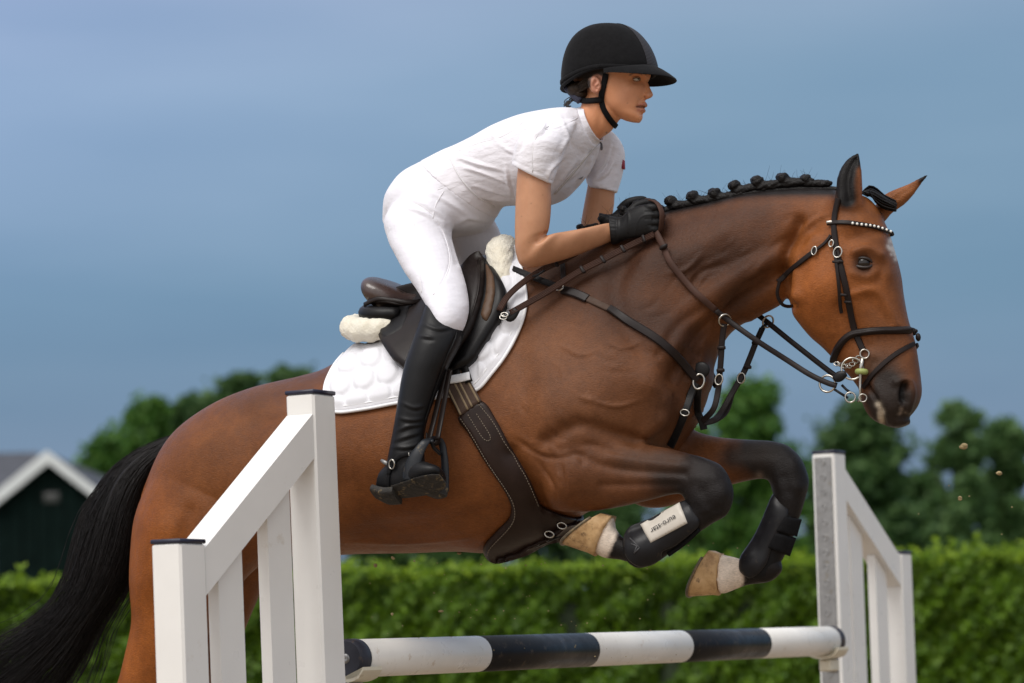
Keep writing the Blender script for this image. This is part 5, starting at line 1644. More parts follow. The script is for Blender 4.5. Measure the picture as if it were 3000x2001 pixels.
# ears
for sg in (1, -1):
    e0 = HP(1750, 247, .074) if sg > 0 else HP(1800, 247, -.080)
    if sg > 0:
        fw = unit(HEAD_DIR * .95 - LAT * .25); upx = unit(np.array([0, 0, 1.0]) - fw * .0)
        G.ball(e0 - fw * .006 + LAT * .006, (.0185, .0115, .0255), 16, 10, np.array([unit(fw - LAT * sg * .1), unit(LAT * sg + fw * .35), unit(upx - fw * .15)]))
pV, pQ = remesh(G, .0027)
pV = taubin(pV, pQ, 3)
S = Sculpt(pV, pQ)
bl_ = np.zeros(len(pV))
for pts, r in (([(1880, 285), (1884, 262), (1882, 244)], 8), ([(1875, 300), (1870, 320)], 7), ([(1770, 330), (1800, 345), (1825, 352)], 18), ([(1602, 690)], 14)):
    ix, g_, t_, d_ = S.sel(pts, r, -9, 9, False); bl_[ix] = np.maximum(bl_[ix], np.clip(g_ * 1.3, 0, 1))
S.V = laplace(S.V, S.Q, 7, .5, bl_)
FC = dict(wmin=-.005)
S.push([([(1863, 232)], 13, -9), ([(1880, 236)], 8, -5), ([(1856, 216), (1872, 215), (1888, 220)], 6, 3.5), ([(1840, 268)], 20, 4.5), ([(1838, 305)], 18, -2.5), ([(1860, 290)], 10, 1.5),
        ([(1878, 288), (1872, 300), (1868, 308)], 5, -2), ([(1899, 283)], 4, 2.0), ([(1889, 284)], 3, -4), ([(1889, 291)], 3, -1.5), ([(1866, 313), (1876, 313), (1888, 314)], 2.6, -5), ([(1882, 334)], 5, -2.5), ([(1872, 346)], 9, 2.5),
        ([(1775, 318), (1800, 340), (1830, 355)], 7, 2.5), ([(1800, 300)], 25, 1.5)], **FC)
S.push([([(1766, 268), (1760, 330), (1750, 400)], 10, -2.5), ([(1740, 300), (1765, 370), (1752, 405)], 9, 3)], wmin=0, wmax=.1)
S.push([([(1746, 238), (1740, 250), (1748, 262)], 4.5, -8), ([(1752, 252)], 4, -6)], wmin=.05)
# elbow crease and forearm form
S.push([([(1600, 682), (1590, 700), (1574, 708)], 6, -4), ([(1535, 765)], 16, 2.5), ([(1640, 720)], 26, 3), ([(1560, 560), (1556, 640)], 24, 2)], wmin=.1)
S.V = taubin(S.V, S.Q, 1); S.refresh(); pV, pQ = S.V, S.Q
C = np.tile(np.array((0.49, 0.245, 0.135)), (len(pV), 1))
ix, g_, t_, d_ = S.sel([(1690, 300), (1800, 300)], 400, -9, 9, False)
faceb = (S.U[:, 1] < 420) & (S.U[:, 0] > 1650)
C[faceb] = (0.68, 0.305, 0.155)
paint([(1832, 285)], 28, (0.57, 0.275, 0.175), .6); paint([(1905, 277)], 9, (0.50, 0.23, 0.15), .6)
paint([(1870, 309), (1882, 306), (1895, 305)], 4.6, (0.40, 0.15, 0.11), .9); paint([(1870, 322), (1880, 323), (1890, 323)], 5, (0.42, 0.16, 0.12), .9)
paint([(1866, 313.5), (1876, 313.5), (1888, 314.5)], 2.4, (0.05, 0.018, 0.014), 1.2)
paint([(1846, 219), (1862, 213), (1880, 217)], 3.4, (0.10, 0.055, 0.032), .8, wmin=0)
paint([(1889, 284)], 2.6, (0.10, 0.04, 0.03), 1)
paint([(1838, 302)], 1.7, (0.14, 0.07, 0.04), .7); paint([(1777, 389)], 2.4, (0.12, 0.06, 0.04), 1.0)
for q_ in ((1543, 520), (1528, 634), (1590, 571), (1556, 596), (1550, 710)): paint([q_], 1.9, (0.22, 0.11, 0.06), .6)
# hair roots behind the ear and under the helmet
paint([(1672, 250), (1700, 255), (1722, 246)], 17, (0.020, 0.012, 0.008), 1.4); paint([(1695, 220), (1730, 218), (1766, 208)], 17, (0.020, 0.012, 0.008), 1.3)
rider_loc = np.array([HP(1300, 700)[0], HP(1300, 700)[1], float(HP(1250, 900)[2])])
paint([(1749, 234), (1747, 248), (1750, 262)], 15, (0.58, 0.27, 0.18), 1.5, wmin=.055, hard=True)
person = mk("person", (pV, pQ), M_skin, loc=rider_loc, recalc=False)
tag(person, "rider in white shirt, white breeches and black helmet crouched over the horse's neck", "person")
ca = person.data.color_attributes.new("Col", 'FLOAT_COLOR', 'POINT')
ca.data.foreach_set("color", np.hstack([C, np.ones((len(C), 1))]).astype(np.float32).ravel())
P_BVH = BVHTree.FromPolygons([tuple(p) for p in pV], [tuple(int(i) for i in q_) for q_ in pQ])

# eyes, lashes
M_eyew = simple("eye_white", (0.62, 0.58, 0.54), .15, .03, 40); M_iris = simple("green_iris", (0.055, 0.075, 0.045), .1, .2, 300); M_lash = simple("dark_lashes", (0.02, 0.013, 0.01), .6, .1, 40)
def rider_eye(u, v, wd, lat):
    x, n, ok = on_skin(u, v, P_BVH, wd)
    look = unit(HEAD_DIR * .80 + LAT * lat)
    c = x - n * .0068
    e = mk("eye", Geo().ball(c, .0118, 20, 14), M_eyew, person)
    ii = c + look * .0092
    ax_ = np.array([unit(np.cross(look, [0, 0, 1.0])), np.cross(unit(np.cross(look, [0, 0, 1.0])), look), look])
    ir = mk("iris", Geo().ball(ii, (.0052, .0052, .0034), 14, 8, ax_), M_iris, e)
    mk("pupil", Geo().ball(ii + look * .0016, (.0024, .0024, .0022), 12, 7, ax_), M_lash, e)
    s_ = unit(np.cross([0, 0, 1.0], n)); s_ = s_ if s_ @ HEAD_DIR > 0 else -s_
    up_ = np.cross(n, s_); up_ = up_ if up_[2] > 0 else -up_
    for k, nm, th in ((1, "upper_eyelid", .0028), (-1, "lower_eyelid", .0019)):
        P = []
        for t in np.linspace(-1, 1, 13):
            a = t * .0125; b = k * (.0064 if k > 0 else .0044) * max(0, 1 - t * t) ** .7 - .0008
            z = math.sqrt(max(0, .0126 ** 2 - min(a * a, .0122 ** 2) - b * b * .6)) if abs(a) < .0124 else .001
            P.append(c + s_ * a + up_ * b + n * z)
        o = mk(nm, Geo().tube(np.array(P), th * np.array([.4] + [1] * 11 + [.4]), m=8), M_skin, person)
        cc = o.data.color_attributes.new("Col", 'FLOAT_COLOR', 'POINT'); cc.data.foreach_set("color", np.tile(np.array([.36, .185, .105, 1.0], np.float32), len(o.data.vertices)))
        if k > 0:
            mk("eyelashes", Geo().tube(np.array(P)[1:-1] + n * .0024 - up_ * .0012, .0011, m=6), M_lash, person)
rider_eye(1864, 232, .06, .42)

# --- hair under the helmet, in a net at the nape
M_hair = hair_material("brown_hair", (0.020, 0.012, 0.007), .5)
g = Geo(); g.ball(HP(1694, 262, .045), (.030, .024, .022), 16, 10); g.ball(HP(1700, 282, .02), (.026, .05, .016), 16, 10); g.ball(HP(1694, 262, -.03), (.030, .03, .022), 16, 10)
for k in range(60):
    y0 = RNG.uniform(0, 1)
    P = np.array([HP(1728 + 4 * y0, 226 + 26 * y0, .072), HP(1705, 236 + 30 * y0, .070 + .004 * RNG.random()), HP(1680 + 6 * RNG.random(), 258 + 18 * y0, .055)])
    g.tube(catmull(P, 8), RNG.uniform(.0008, .0018), m=4, cap=False)
mk("hair", g, M_hair, person, recalc=False)
g = Geo()
for k in range(9):
    P = np.array([HP(1690 + RNG.normal(0, 4), 278 + RNG.normal(0, 3), .03), HP(1672 + RNG.normal(0, 6), 292 + RNG.normal(0, 4), .03), HP(1658 + RNG.normal(0, 5), 306 + RNG.normal(0, 5), .03), HP(1662 + RNG.normal(0, 9), 318 + RNG.normal(0, 7), .03)])
    g.tube(catmull(P, 12), .0013, m=5, cap=True)
mk("helmet_lace", g, M_lash, person, recalc=False)

# --- shirt
def upper(rows, u0): return rows
G = Geo()
G.tb(inset(torso[4:], -1, -.003), m=48)
G.tb(near_sleeve, m=32); G.tb(far_sleeve, m=32)
G.tb([(1655, 328, 1716, 454, .090, 0), (1676, 320, 1733, 436, .078, 0), (1690, 318, 1742, 424, .066, 0)], m=36, per=5)
V_, Q_ = remesh(G, .0034)
V_ = taubin(V_, Q_, 2)
S = Sculpt(V_, Q_)
bl_ = np.zeros(len(V_))
for pts, r in (([(1530, 400), (1545, 440), (1560, 500), (1600, 545)], 18), ([(1725, 480), (1735, 540)], 14), ([(1670, 335), (1720, 430)], 14)):
    ix, g_, t_, d_ = S.sel(pts, r, -9, 9, False); bl_[ix] = np.maximum(bl_[ix], np.clip(g_ * 1.3, 0, 1))
S.V = laplace(S.V, S.Q, 8, .5, bl_)
def folds(lst, r, a):
    out = []
    for pts in lst:
        out.append((pts, r, a, 1)); out.append(([(u + r * .9, v + r * 1.2) for u, v in pts], r * .9, -a * .75, 1))
    return out
S.push(folds([[(1350, 490), (1420, 510), (1500, 545)], [(1372, 540), (1440, 560), (1505, 578)], [(1330, 460), (1400, 482), (1470, 500)], [(1400, 575), (1450, 585), (1500, 590)], [(1545, 340), (1530, 400), (1515, 440)],
              [(1650, 460), (1612, 500), (1608, 530)], [(1665, 400), (1640, 450)], [(1690, 470), (1640, 530), (1600, 575)], [(1720, 440), (1700, 490), (1660, 530)], [(1738, 452), (1722, 500), (1690, 545)],
              [(1790, 420), (1775, 470), (1740, 520)], [(1800, 470), (1775, 510), (1740, 530)], [(1440, 390), (1470, 430), (1500, 450)], [(1600, 345), (1590, 380), (1560, 400)], [(1690, 330), (1712, 370), (1730, 410)], [(1702, 325), (1722, 360), (1738, 400)],
              [(1480, 480), (1490, 530), (1500, 570)], [(1640, 340), (1660, 380), (1670, 430)]], 6.5, 6.0))
S.push([([(1740, 428), (1690, 490), (1630, 565)], 4, 1.6), ([(1500, 481), (1560, 508), (1613, 538)], 3.2, .0), ([(1672, 590)], 26, 6), ([(1610, 470), (1570, 490)], 10, 0)])
# sleeve hem seam and raglan seam
S.push([([(1505, 470), (1562, 498), (1618, 528)], 2.6, -1.0), ([(1620, 365), (1575, 395), (1560, 450), (1565, 505)], 2.8, -1.3), ([(1690, 345), (1640, 375), (1600, 378)], 2.8, -1.2), ([(1720, 540), (1765, 552), (1808, 548)], 2.6, -1.0),
        ([(1545, 350), (1480, 395), (1400, 420), (1345, 440)], 2.6, -1.0)], facing=True)
shirt = mk("shirt", (S.V, S.Q), M_shirt, person, recalc=False)
S_BVH = BVHTree.FromPolygons([tuple(p) for p in S.V], [tuple(int(i) for i in q_) for q_ in S.Q])
def s_path(px, step=.008, lift=.001): return skin_path(px, step, S_BVH, .1, lift)
A_ = catmull(np.array([(1678, 321, 1738, 432, .0745), (1694, 317, 1745, 424, .0690), (1708, 314, 1750, 417, .0665), (1720, 311, 1759, 413, .0660)], float), 10)
ph = np.linspace(0, 2 * math.pi, 56, endpoint=False); R = []
for r in A_:
    T = HP(r[0], r[1], 0); B = HP(r[2], r[3], 0)
    R.append((T + B) / 2 + np.sin(ph)[:, None] * (T - B) / 2 + (np.cos(ph) * r[4] * (1 + .02 * np.sin(ph * 3)))[:, None] * LAT)
R = np.array(R); ctr_ = R.mean(1, keepdims=True)
ax_ = unit(R[-1].mean(0) - R[0].mean(0))
R = np.concatenate([R, [R[-1] + (R[-1].mean(0) - R[-1]) * .02 + ax_ * .0015], [R[-1] + (R[-1].mean(0) - R[-1]) * .05], [R[-3] + (R[-3].mean(0) - R[-3]) * .07]])
mk("collar", Geo().rings(R, False), M_shirt, shirt)
X, N = s_path([(1751, 420), (1720, 455), (1680, 505), (1624, 568)])
mk("zip", Geo().strap(X, N, .0075, .0018), simple("grey_zip_tape", (.55, .53, .52), .6, .05, 40), shirt)
M_seam = simple("white_seam", (.76, .75, .78), .7, .03, 60)
for pth in ([(1620, 362), (1575, 392), (1560, 450), (1560, 505)], [(1692, 345), (1640, 372), (1598, 378)], [(1506, 470), (1562, 497), (1619, 527)], [(1540, 352), (1480, 396), (1400, 420), (1345, 442)], [(1722, 540), (1765, 551), (1808, 548)], [(1700, 330), (1722, 372), (1738, 420)]):
    X, N = s_path(pth, .008, -.0005); mk("seam", Geo().strap(X, N, .0026, .0012), M_seam, shirt)
M_blue = simple("navy_zip_pull", (0.02, 0.025, 0.05), .4, .1, 30)
x, n, ok = on_skin(1752, 418, S_BVH, .05); x2, n2, ok = on_skin(1757, 434, S_BVH, .05)
mk("zip_pull", Geo().tube(np.array([x + n * .006, (x + x2) / 2 + n * .008, x2 + n2 * .007]), np.array([.002, .0028, .0036]), m=8), M_blue, shirt)
x, n, ok = on_skin(1826, 482, S_BVH, -.15)
mk("sleeve_badge", Geo().bbox(x, (.003, .010, .013), np.array([n, unit(np.cross(n, [0, 0, 1.0])), [0, 0, 1.0]]), .002), simple("red_badge", (.28, .02, .04), .6, .1, 30), shirt)
x, n, ok = on_skin(1700, 520, S_BVH, .05); g = Geo(); s_ = unit(np.cross(n, [0, 0, 1.0])); s_ = s_ if s_ @ HEAD_DIR > 0 else -s_; u_ = np.cross(n, s_); u_ = u_ if u_[2] > 0 else -u_
a_, b_, c_ = x - s_ * .009 - u_ * .004, x + s_ * .007 + u_ * .006, x + s_ * .005 - u_ * .004
g.add([a_ + n * .0035, b_ + n * .0035, c_ + n * .0035, a_ + n * .002, b_ + n * .002, c_ + n * .002], [(0, 1, 2), (5, 4, 3), (0, 3, 4, 1), (1, 4, 5, 2), (2, 5, 3, 0)])
mk("chest_emblem", g, simple("grey_emblem_print", (.22, .22, .23), .5, .1, 30), shirt, smooth=False)

# --- breeches
G = Geo()
G.tb(torso[:5] + inset([torso[5]], 1, 0) , m=48)
G.tb(near_thigh, m=36); G.tb(far_thigh, m=32)
V_, Q_ = remesh(G, .0036); V_ = taubin(V_, Q_, 3)
S = Sculpt(V_, Q_)
bl_ = np.zeros(len(V_))
for pts, r in (([(1300, 660), (1340, 560), (1300, 520)], 34), ([(1140, 600), (1180, 560)], 34)):
    ix, g_, t_, d_ = S.sel(pts, r, -9, 9, False); bl_[ix] = np.maximum(bl_[ix], np.clip(g_ * 1.3, 0, 1))
S.V = laplace(S.V, S.Q, 14, .5, bl_)
S.push(folds([[(1175, 575), (1240, 600), (1300, 640)], [(1185, 605), (1240, 625), (1290, 660)], [(1250, 560), (1320, 600), (1390, 650)], [(1280, 530), (1340, 580), (1400, 632)], [(1330, 660), (1370, 640), (1420, 650)]], 7.5, 4.6))
S.push([([(1180, 590), (1215, 660), (1232, 740), (1228, 800), (1236, 860)], 3.2, -1.6), ([(1260, 625), (1300, 690), (1318, 760), (1300, 820), (1268, 868)], 3.2, -1.6), ([(1180, 592), (1260, 622)], 3.2, -1.4),
        ([(1318, 446), (1342, 500), (1362, 534), (1400, 575), (1455, 606)], 3.6, 2.0), ([(1282, 556), (1320, 540), (1360, 530)], 2.8, -1.4), ([(1312, 668), (1330, 730), (1340, 770)], 9, -4), ([(1300, 880), (1340, 930)], 12, 2)])
breeches = mk("breeches", (S.V, S.Q), M_breech, person, recalc=False)
K_BVH = BVHTree.FromPolygons([tuple(p) for p in S.V], [tuple(int(i) for i in q_) for q_ in S.Q])
for pth in ([(1180, 590), (1215, 660), (1232, 740), (1228, 800), (1236, 858)], [(1176, 580), (1240, 606), (1290, 660), (1318, 750), (1304, 815), (1270, 864)], [(1282, 556), (1320, 541), (1358, 531)], [(1268, 640), (1276, 600), (1300, 560)]):
    X, N = skin_path(pth, .008, K_BVH, .1, -.0005); mk("seam", Geo().strap(X, N, .0026, .0013), M_seam, breeches)
X, N = skin_path([(1312, 447), (1336, 500), (1358, 534), (1396, 574), (1448, 606)], .008, S_BVH, .1, .0006); mk("waistband_edge", Geo().strap(X, N, .005, .0024), M_seam, breeches)

# --- near boot
G = Geo()
G.tb(near_calf, m=36); 
_f = roll_foot(Geo().tb(foot_rows(.003), m=28)); G.add(_f.V, _f.F)
V_, Q_ = remesh(G, .0034); V_ = taubin(V_, Q_, 3)
S = Sculpt(V_, Q_)
bl_ = np.zeros(len(V_)); ix, g_, t_, d_ = S.sel([(1140, 1350), (1190, 1330), (1245, 1350)], 26, -9, 9, False); bl_[ix] = np.clip(g_ * 1.4, 0, 1); S.V = laplace(S.V, S.Q, 12, .5, bl_)
S.push(folds([[(1165, 1262), (1195, 1250), (1232, 1244)], [(1158, 1290), (1190, 1280), (1228, 1268)], [(1168, 1225), (1200, 1232), (1240, 1228)], [(1150, 1310), (1190, 1312), (1230, 1300)], [(1240, 950), (1280, 965), (1320, 960)], [(1230, 985), (1270, 990)], [(1176, 1180), (1210, 1195), (1240, 1190)]], 6, 3.6))
S.push([([(1335, 985), (1310, 1040), (1285, 1110), (1262, 1180), (1245, 1230)], 3.6, -1.6), ([(1262, 890), (1300, 900), (1335, 955)], 3.2, -1.2)])
boot = mk("riding_boot", (S.V, S.Q), M_boot, person, recalc=False)
R_BVH = BVHTree.FromPolygons([tuple(p) for p in S.V], [tuple(int(i) for i in q_) for q_ in S.Q])
# raised front top, sole and heel
vf = patch([(1247, 925), (1252, 892), (1262, 874), (1272, 870), (1287, 880), (1310, 908), (1335, 935), (1352, 954), (1346, 968), (1320, 956), (1290, 950)], 6, .001, .004, None, lambda u, v, w=.33: on_skin(u, v, B2, .33), .33, round_px=5)if False else None
M_solemud = simple("muddy_boot_sole", (0.020, 0.018, 0.016), .8, .3, 40, .5, 90, .004, dirt=((0.22, 0.16, 0.08), .35, 50))
g = Geo(); g.tb([(1113, 1434, 1109, 1460, .030, .372, 3), (1150, 1446, 1148, 1474, .036, .376, 3.5), (1180, 1445, 1184, 1472, .036, .383, 3.5)], m=28, per=3); mk("heel", roll_foot(g), M_solemud, boot, auto=40)
g = Geo(); g.tb([(1172, 1442, 1176, 1456, .034, .383), (1216, 1434, 1222, 1446, .042, .395), (1256, 1424, 1262, 1436, .047, .406), (1290, 1413, 1296, 1425, .042, .412), (1306, 1404, 1310, 1413, .026, .414)], m=28, per=4); mk("sole", roll_foot(g), M_solemud, boot, auto=40)
# spur and its strap
def r_path(px, lift=.002): return skin_path(px, .007, R_BVH, .40, lift)
X, N = r_path([(1140, 1392), (1146, 1365), (1165, 1342), (1195, 1330), (1232, 1338)]); mk("spur_strap", Geo().strap(X, N, .012, .004), M_vel, boot)
X, N = r_path([(1150, 1362), (1140, 1395), (1140, 1430)]); mk("spur_strap", Geo().strap(X, N, .009, .004), M_vel, boot)
x, n, ok = on_skin(1152, 1360, R_BVH, .40); mk("spur_buckle", Geo().torus(x + n * .006, (.009, .012), .0024, n, 18, 6), M_silver, boot)
x2, n2, ok = on_skin(1204, 1329, R_BVH, .40); mk("spur_hook", Geo().torus(x2 + n2 * .004, (.006, .008), .0018, n2, 14, 6, (0, 4)), M_silver, boot)
h0 = HP(1137, 1360, .40)
mk("spur", Geo().tube(np.array([h0, HP(1126, 1354, .395), HP(1118, 1349, .39)]), np.array([.006, .006, .0045]), m=8), M_galv, boot)
# inner strap running from knee seam: dark gusset line
X, N = r_path([(1338, 968), (1330, 1000), (1308, 1045), (1283, 1112), (1260, 1180), (1243, 1234)], .0012); mk("seam", Geo().strap(X, N, .003, .0018), M_lblk, boot)
# far boot
g = Geo(); g.tb([(1450, 900, 1370, 900, .055, -.29), (1440, 980, 1340, 970, .06, -.33), (1400, 1080, 1300, 1070, .055, -.36), (1350, 1200, 1270, 1200, .045, -.375), (1340, 1290, 1250, 1300, .042, -.385), (1350, 1330, 1245, 1400, .04, -.385), (1390, 1375, 1350, 1430, .042, -.40), (1415, 1395, 1395, 1420, .03, -.41)], m=28, per=5)
mk("riding_boot", g, M_boot, person)

# --- gloved hands closed round the reins
M_glove = leather("black_glove_leather", (0.008, 0.008, 0.009), .5)
hw2 = float(wof(on_skin(1870, 680)[0]))
def glove(mapf, lab):
    """mapf(u, v, d) -> place; d = distance outward from the neck side"""
    gg = Geo()
    def tb2(rows, m=22, per=5):
        A = catmull(np.array(rows, float), (len(rows) - 1) * per + 1); ph = np.linspace(0, 2 * math.pi, m, endpoint=False); R = []
        for r in A:
            T, B = mapf(r[0], r[1], r[5]), mapf(r[2], r[3], r[5]); o_ = unit(mapf(r[0], r[1], r[5] + .01) - mapf(r[0], r[1], r[5]))
            R.append((T + B) / 2 + np.sin(ph)[:, None] * (T - B) / 2 + (np.cos(ph) * r[4])[:, None] * o_)
        gg.rings(np.array(R))
    # wrist to knuckles: back of the hand faces out
    tb2([(1782, 630, 1790, 716, .037, .020), (1798, 634, 1802, 716, .034, .021), (1812, 636, 1812, 712, .030, .022), (1824, 632, 1822, 706, .027, .026), (1842, 616, 1838, 700, .024, .030), (1868, 603, 1866, 696, .022, .034), (1893, 598, 1890, 690, .019, .037), (1910, 600, 1908, 684, .014, .038)])
    for k, (y, L) in enumerate(((607, 24), (629, 27), (651, 25), (671, 20))):      # four bent fingers, unequal
        P = np.array([mapf(1895, y, .038), mapf(1910, y + 1, .040), mapf(1908 + L, y + 2, .030), mapf(1913 + L, y + 4, .010), mapf(1902 + L * .8, y + 5, -.006), mapf(1885 + L * .5, y + 6, -.008)])
        gg.tube(np.hstack([P, np.array([[.0095], [.0108], [.0098], [.0092], [.0086], [.007]]) * (1 if k < 3 else .9)]), 0, m=12, step=.004)
    # thumb lying along the top of the fist
    P = np.array([mapf(1845, 625, .012), mapf(1865, 604, .008), mapf(1890, 594, .010), mapf(1912, 592, .016), mapf(1922, 594, .020)])
    gg.tube(np.hstack([P, np.array([[.014], [.0125], [.0105], [.0095], [.007]])]), 0, m=12, step=.004)
    V_, Q_ = remesh(gg, .0024); V_ = laplace(V_, Q_, 2, .5)
    Sg = Sculpt(V_, Q_)
    return Sg
near_map = lambda u, v, d: HP(u, v, hw2 + .012 + d)
Sg = glove(near_map, 0)
Sg.push([([(1806, 640), (1806, 700)], 2.2, -1.2), ([(1812, 640), (1812, 700)], 2.2, 1.0), ([(1790, 645), (1803, 648)], 2, -1.2), ([(1790, 656), (1803, 658)], 2, -1.2), ([(1791, 668), (1803, 669)], 2, -1.2), ([(1838, 612), (1842, 640), (1840, 680)], 3, 1.6),
         ([(1860, 690), (1868, 650), (1885, 632), (1915, 628)], 2.6, 1.3), ([(1890, 620), (1920, 620)], 2.5, -1.2), ([(1890, 642), (1922, 641)], 2.5, -1.2), ([(1900, 660), (1925, 661)], 2.5, -1.2)], wmin=hw2)
gl = mk("glove", (Sg.V, Sg.Q), M_glove, person, recalc=False)
far_w = -(hw2 * .55)
far_map = lambda u, v, d: HP(u - 28, v - 8, far_w - .012 - d)
Sg = glove(far_map, 0)
gl2 = mk("glove", (Sg.V, Sg.Q), M_glove, person, recalc=False)
mk("knuckle_tip", Geo().tube(np.array([HP(1855, 612, .02), HP(1864, 594, .02), HP(1870, 588, .02), HP(1873, 600, .015)]), np.array([.009, .009, .0085, .007]), m=10), M_glove, gl2)
# rein over the near glove
gw = hw2 + .012
P = np.array([HP(1896, 596, gw + .000), HP(1906, 589, gw + .016), HP(1922, 594, gw + .034), HP(1933, 608, gw + .048), HP(1939, 628, gw + .052), HP(1938, 650, gw + .046), HP(1934, 676, gw + .030), HP(1926, 684, gw + .012)])
P = catmull(P, 36); ctr = HP(1900, 640, gw + .015)
mk("rein_turn", Geo().strap(P, unit(P - ctr), .016, .004), M_rein, reins)
P = np.array([HP(1890, 600, .01), HP(1893, 587, .012), HP(1900, 585, .016), HP(1908, 592, .02)]); P = catmull(P, 14)
mk("rein_turn", Geo().strap(P, unit(P - HP(1900, 610, .012)), .014, .004), M_rein, reins)

# --- helmet
M_hel = simple("black_suede", (0.008, 0.008, 0.009), .9, .15, 60, .25, 400, .001, spec=.12, sheen=.06)
M_hel2 = simple("dark_mesh_panel", (0.035, 0.030, 0.034), .6, .1, 30)
rowsH = np.array([(1800, 70.5, 1758, 72, .020, 0, 2, 0), (1835, 76, 1722, 84, .055, 0, 2, 0), (1868, 95, 1692, 104, .079, 0, 2, 0), (1894, 124, 1671, 132, .093, 0, 2.05, 0), (1911, 155, 1658, 166, .101, 0, 2.1, 0), (1921, 186, 1651, 202, .105, 0, 2.1, 0), (1921, 203, 1649, 236, .105, 0, 2.1, 0), (1915, 214, 1651, 270, .101, 0, 2.1, 0)], float)
A = catmull(rowsH, 50); ph = np.linspace(0, 2 * math.pi, 72, endpoint=False); R = []
for i, r in enumerate(A):
    T = HP(r[0], r[1], 0); B = HP(r[2], r[3], 0); e = 2 / r[6]
    ring = (T + B) / 2 + (np.sign(np.sin(ph)) * np.abs(np.sin(ph)) ** e)[:, None] * (T - B) / 2 + (np.sign(np.cos(ph)) * np.abs(np.cos(ph)) ** e * r[4])[:, None] * LAT
    k = max(0, (i - 34) / 15.0)
    ring[:, 2] += .020 * k * np.exp(-((np.sin(ph) + .05) / .62) ** 2)
    R.append(ring)
R = np.array(R); edge = R[-1]
inner = [edge + (edge.mean(0) - edge) * s_ + np.array([0, 0, .004 * q_]) for s_, q_ in ((.05, 1), (.09, 4), (.12, 9))]
full = np.concatenate([R, np.array(inner)])
hg = Geo().rings(full, False); hg.F = list(hg.F); 
c0 = len(hg.V); hg.V.append(full[0].mean(0)); hg.F += [((j + 1) % 72, j, c0) for j in range(72)]
helmet = mk("helmet", hg, M_hel, person)
HB = BVHTree.FromPolygons([tuple(p) for p in hg.V], hg.F)
# mesh strip over the crown (front to back) between the suede halves
g = Geo(); mid = []
for side_ in (1,):
    rows_ = []
    for i in list(range(2, 44, 1)):
        rows_.append([R[i][j % 72] + unit(R[i][j % 72] - R[20].mean(0)) * .0016 for j in range(18 - 5, 18 + 6)])
    n_, m_ = len(rows_), 11
    V_ = np.array(rows_).reshape(-1, 3); F_ = [(i * m_ + j, i * m_ + j + 1, (i + 1) * m_ + j + 1, (i + 1) * m_ + j) for i in range(n_ - 1) for j in range(m_ - 1)]
q = Nodes("ribbed_mesh"); v = q.coord((1, 1, 1)); wv = q.n("ShaderNodeTexWave"); wv.bands_direction = 'Z'; q.l(v, wv.inputs["Vector"]); wv.inputs["Scale"].default_value = 75; wv.inputs["Distortion"].default_value = .6
q.set(Base_Color=q.ramp(wv.outputs["Fac"], [(.3, (.010, .009, .010)), (.7, (.040, .034, .038))]), Roughness=.6, Normal=q.bump(wv.outputs["Fac"], .4, .002))
mk("mesh_strip", (V_, F_), q.m, helmet)
# rim braid
loop = np.vstack([edge, edge[:2]])
mk("rim", Geo().tube(loop + np.array([0, 0, .002]), .0048, m=8, cap=False), M_hel, helmet)
band = np.vstack([R[45], R[45][:2]]); ctr = R[45].mean(0)
mk("hat_band", Geo().strap(catmull(band + unit(band - ctr) * .0008, 140), unit(catmull(band, 140) - ctr), .010, .0022), M_hel, helmet)
# peak
R2 = []; ths = np.linspace(-rad(82), rad(82), 45); top_e = []
def edge_at(th):
    a = (math.pi / 2 + th) % (2 * math.pi); f = a / (2 * math.pi) * 72; j = int(f) % 72; t = f - int(f)
    return edge[j] * (1 - t) + edge[(j + 1) % 72] * t
tip = HP(1978, 230, 0)
for th in ths:
    e = edge_at(th); c = max(0, math.cos(th)); L = .052 * c ** 1.0 + .003
    a_ = (math.pi / 2 + th) % (2 * math.pi) / (2 * math.pi) * 72; j_ = int(a_) % 72
    hi_ = R[42][j_] * (1 - (a_ - int(a_))) + R[42][(j_ + 1) % 72] * (a_ - int(a_))
    outd = unit((e - edge.mean(0)) * np.array([1, 1, 0]) + HEAD_DIR * .02)
    e = e * (1 - .85 * c ** 1.5) + hi_ * .85 * c ** 1.5
    drop = .34 * c + .1
    prof = []
    for s_, lift in ((-.08, .010), (.0, .0105), (.35, .008), (.7, .003), (.97, -.003), (1.0, -.006), (.97, -.0085), (.7, -.003), (.35, .002), (.0, .004), (-.08, .004)):
        prof.append(e + outd * L * s_ + np.array([0, 0, lift * (.08 + .92 * c) - drop * L * max(0, s_) - .012 * max(0, s_) ** 2 * math.sin(th) ** 2]))
    R2.append(prof)
mk("peak", Geo().rings(np.array(R2), True), M_hel, helmet, auto=60)
# harness
def p_path(px, lift=.002, st=.006): return skin_path(px, st, P_BVH, .07, lift)
M_web = simple("black_webbing", (0.007, 0.007, 0.008), .8, .1, 40, .4, 500, .001, spec=.15)
X, N = p_path([(1776, 216), (1771, 245), (1764, 275), (1761, 300)], .003); mk("harness_strap", Geo().strap(X, N, .0165, .004), M_web, helmet)
X, N = p_path([(1762, 298), (1772, 325), (1786, 350), (1802, 368), (1818, 372), (1826, 366)], .003); mk("chin_strap", Geo().strap(X, N, .015, .004), M_web, helmet)
X, N = p_path([(1764, 292), (1740, 297), (1715, 298), (1695, 285)], .006); mk("harness_strap", Geo().strap(X, N, .016, .006), M_web, helmet)
g = Geo(); P = np.array([HP(1700, 296, .05), HP(1688, 284, .05), HP(1672, 268, .04), HP(1662, 258, .02)]); g.tube(catmull(P, 14), .011, m=10); mk("nape_pad", g, simple("navy_pad", (0.025, 0.027, 0.05), .8, .1, 30), helmet)

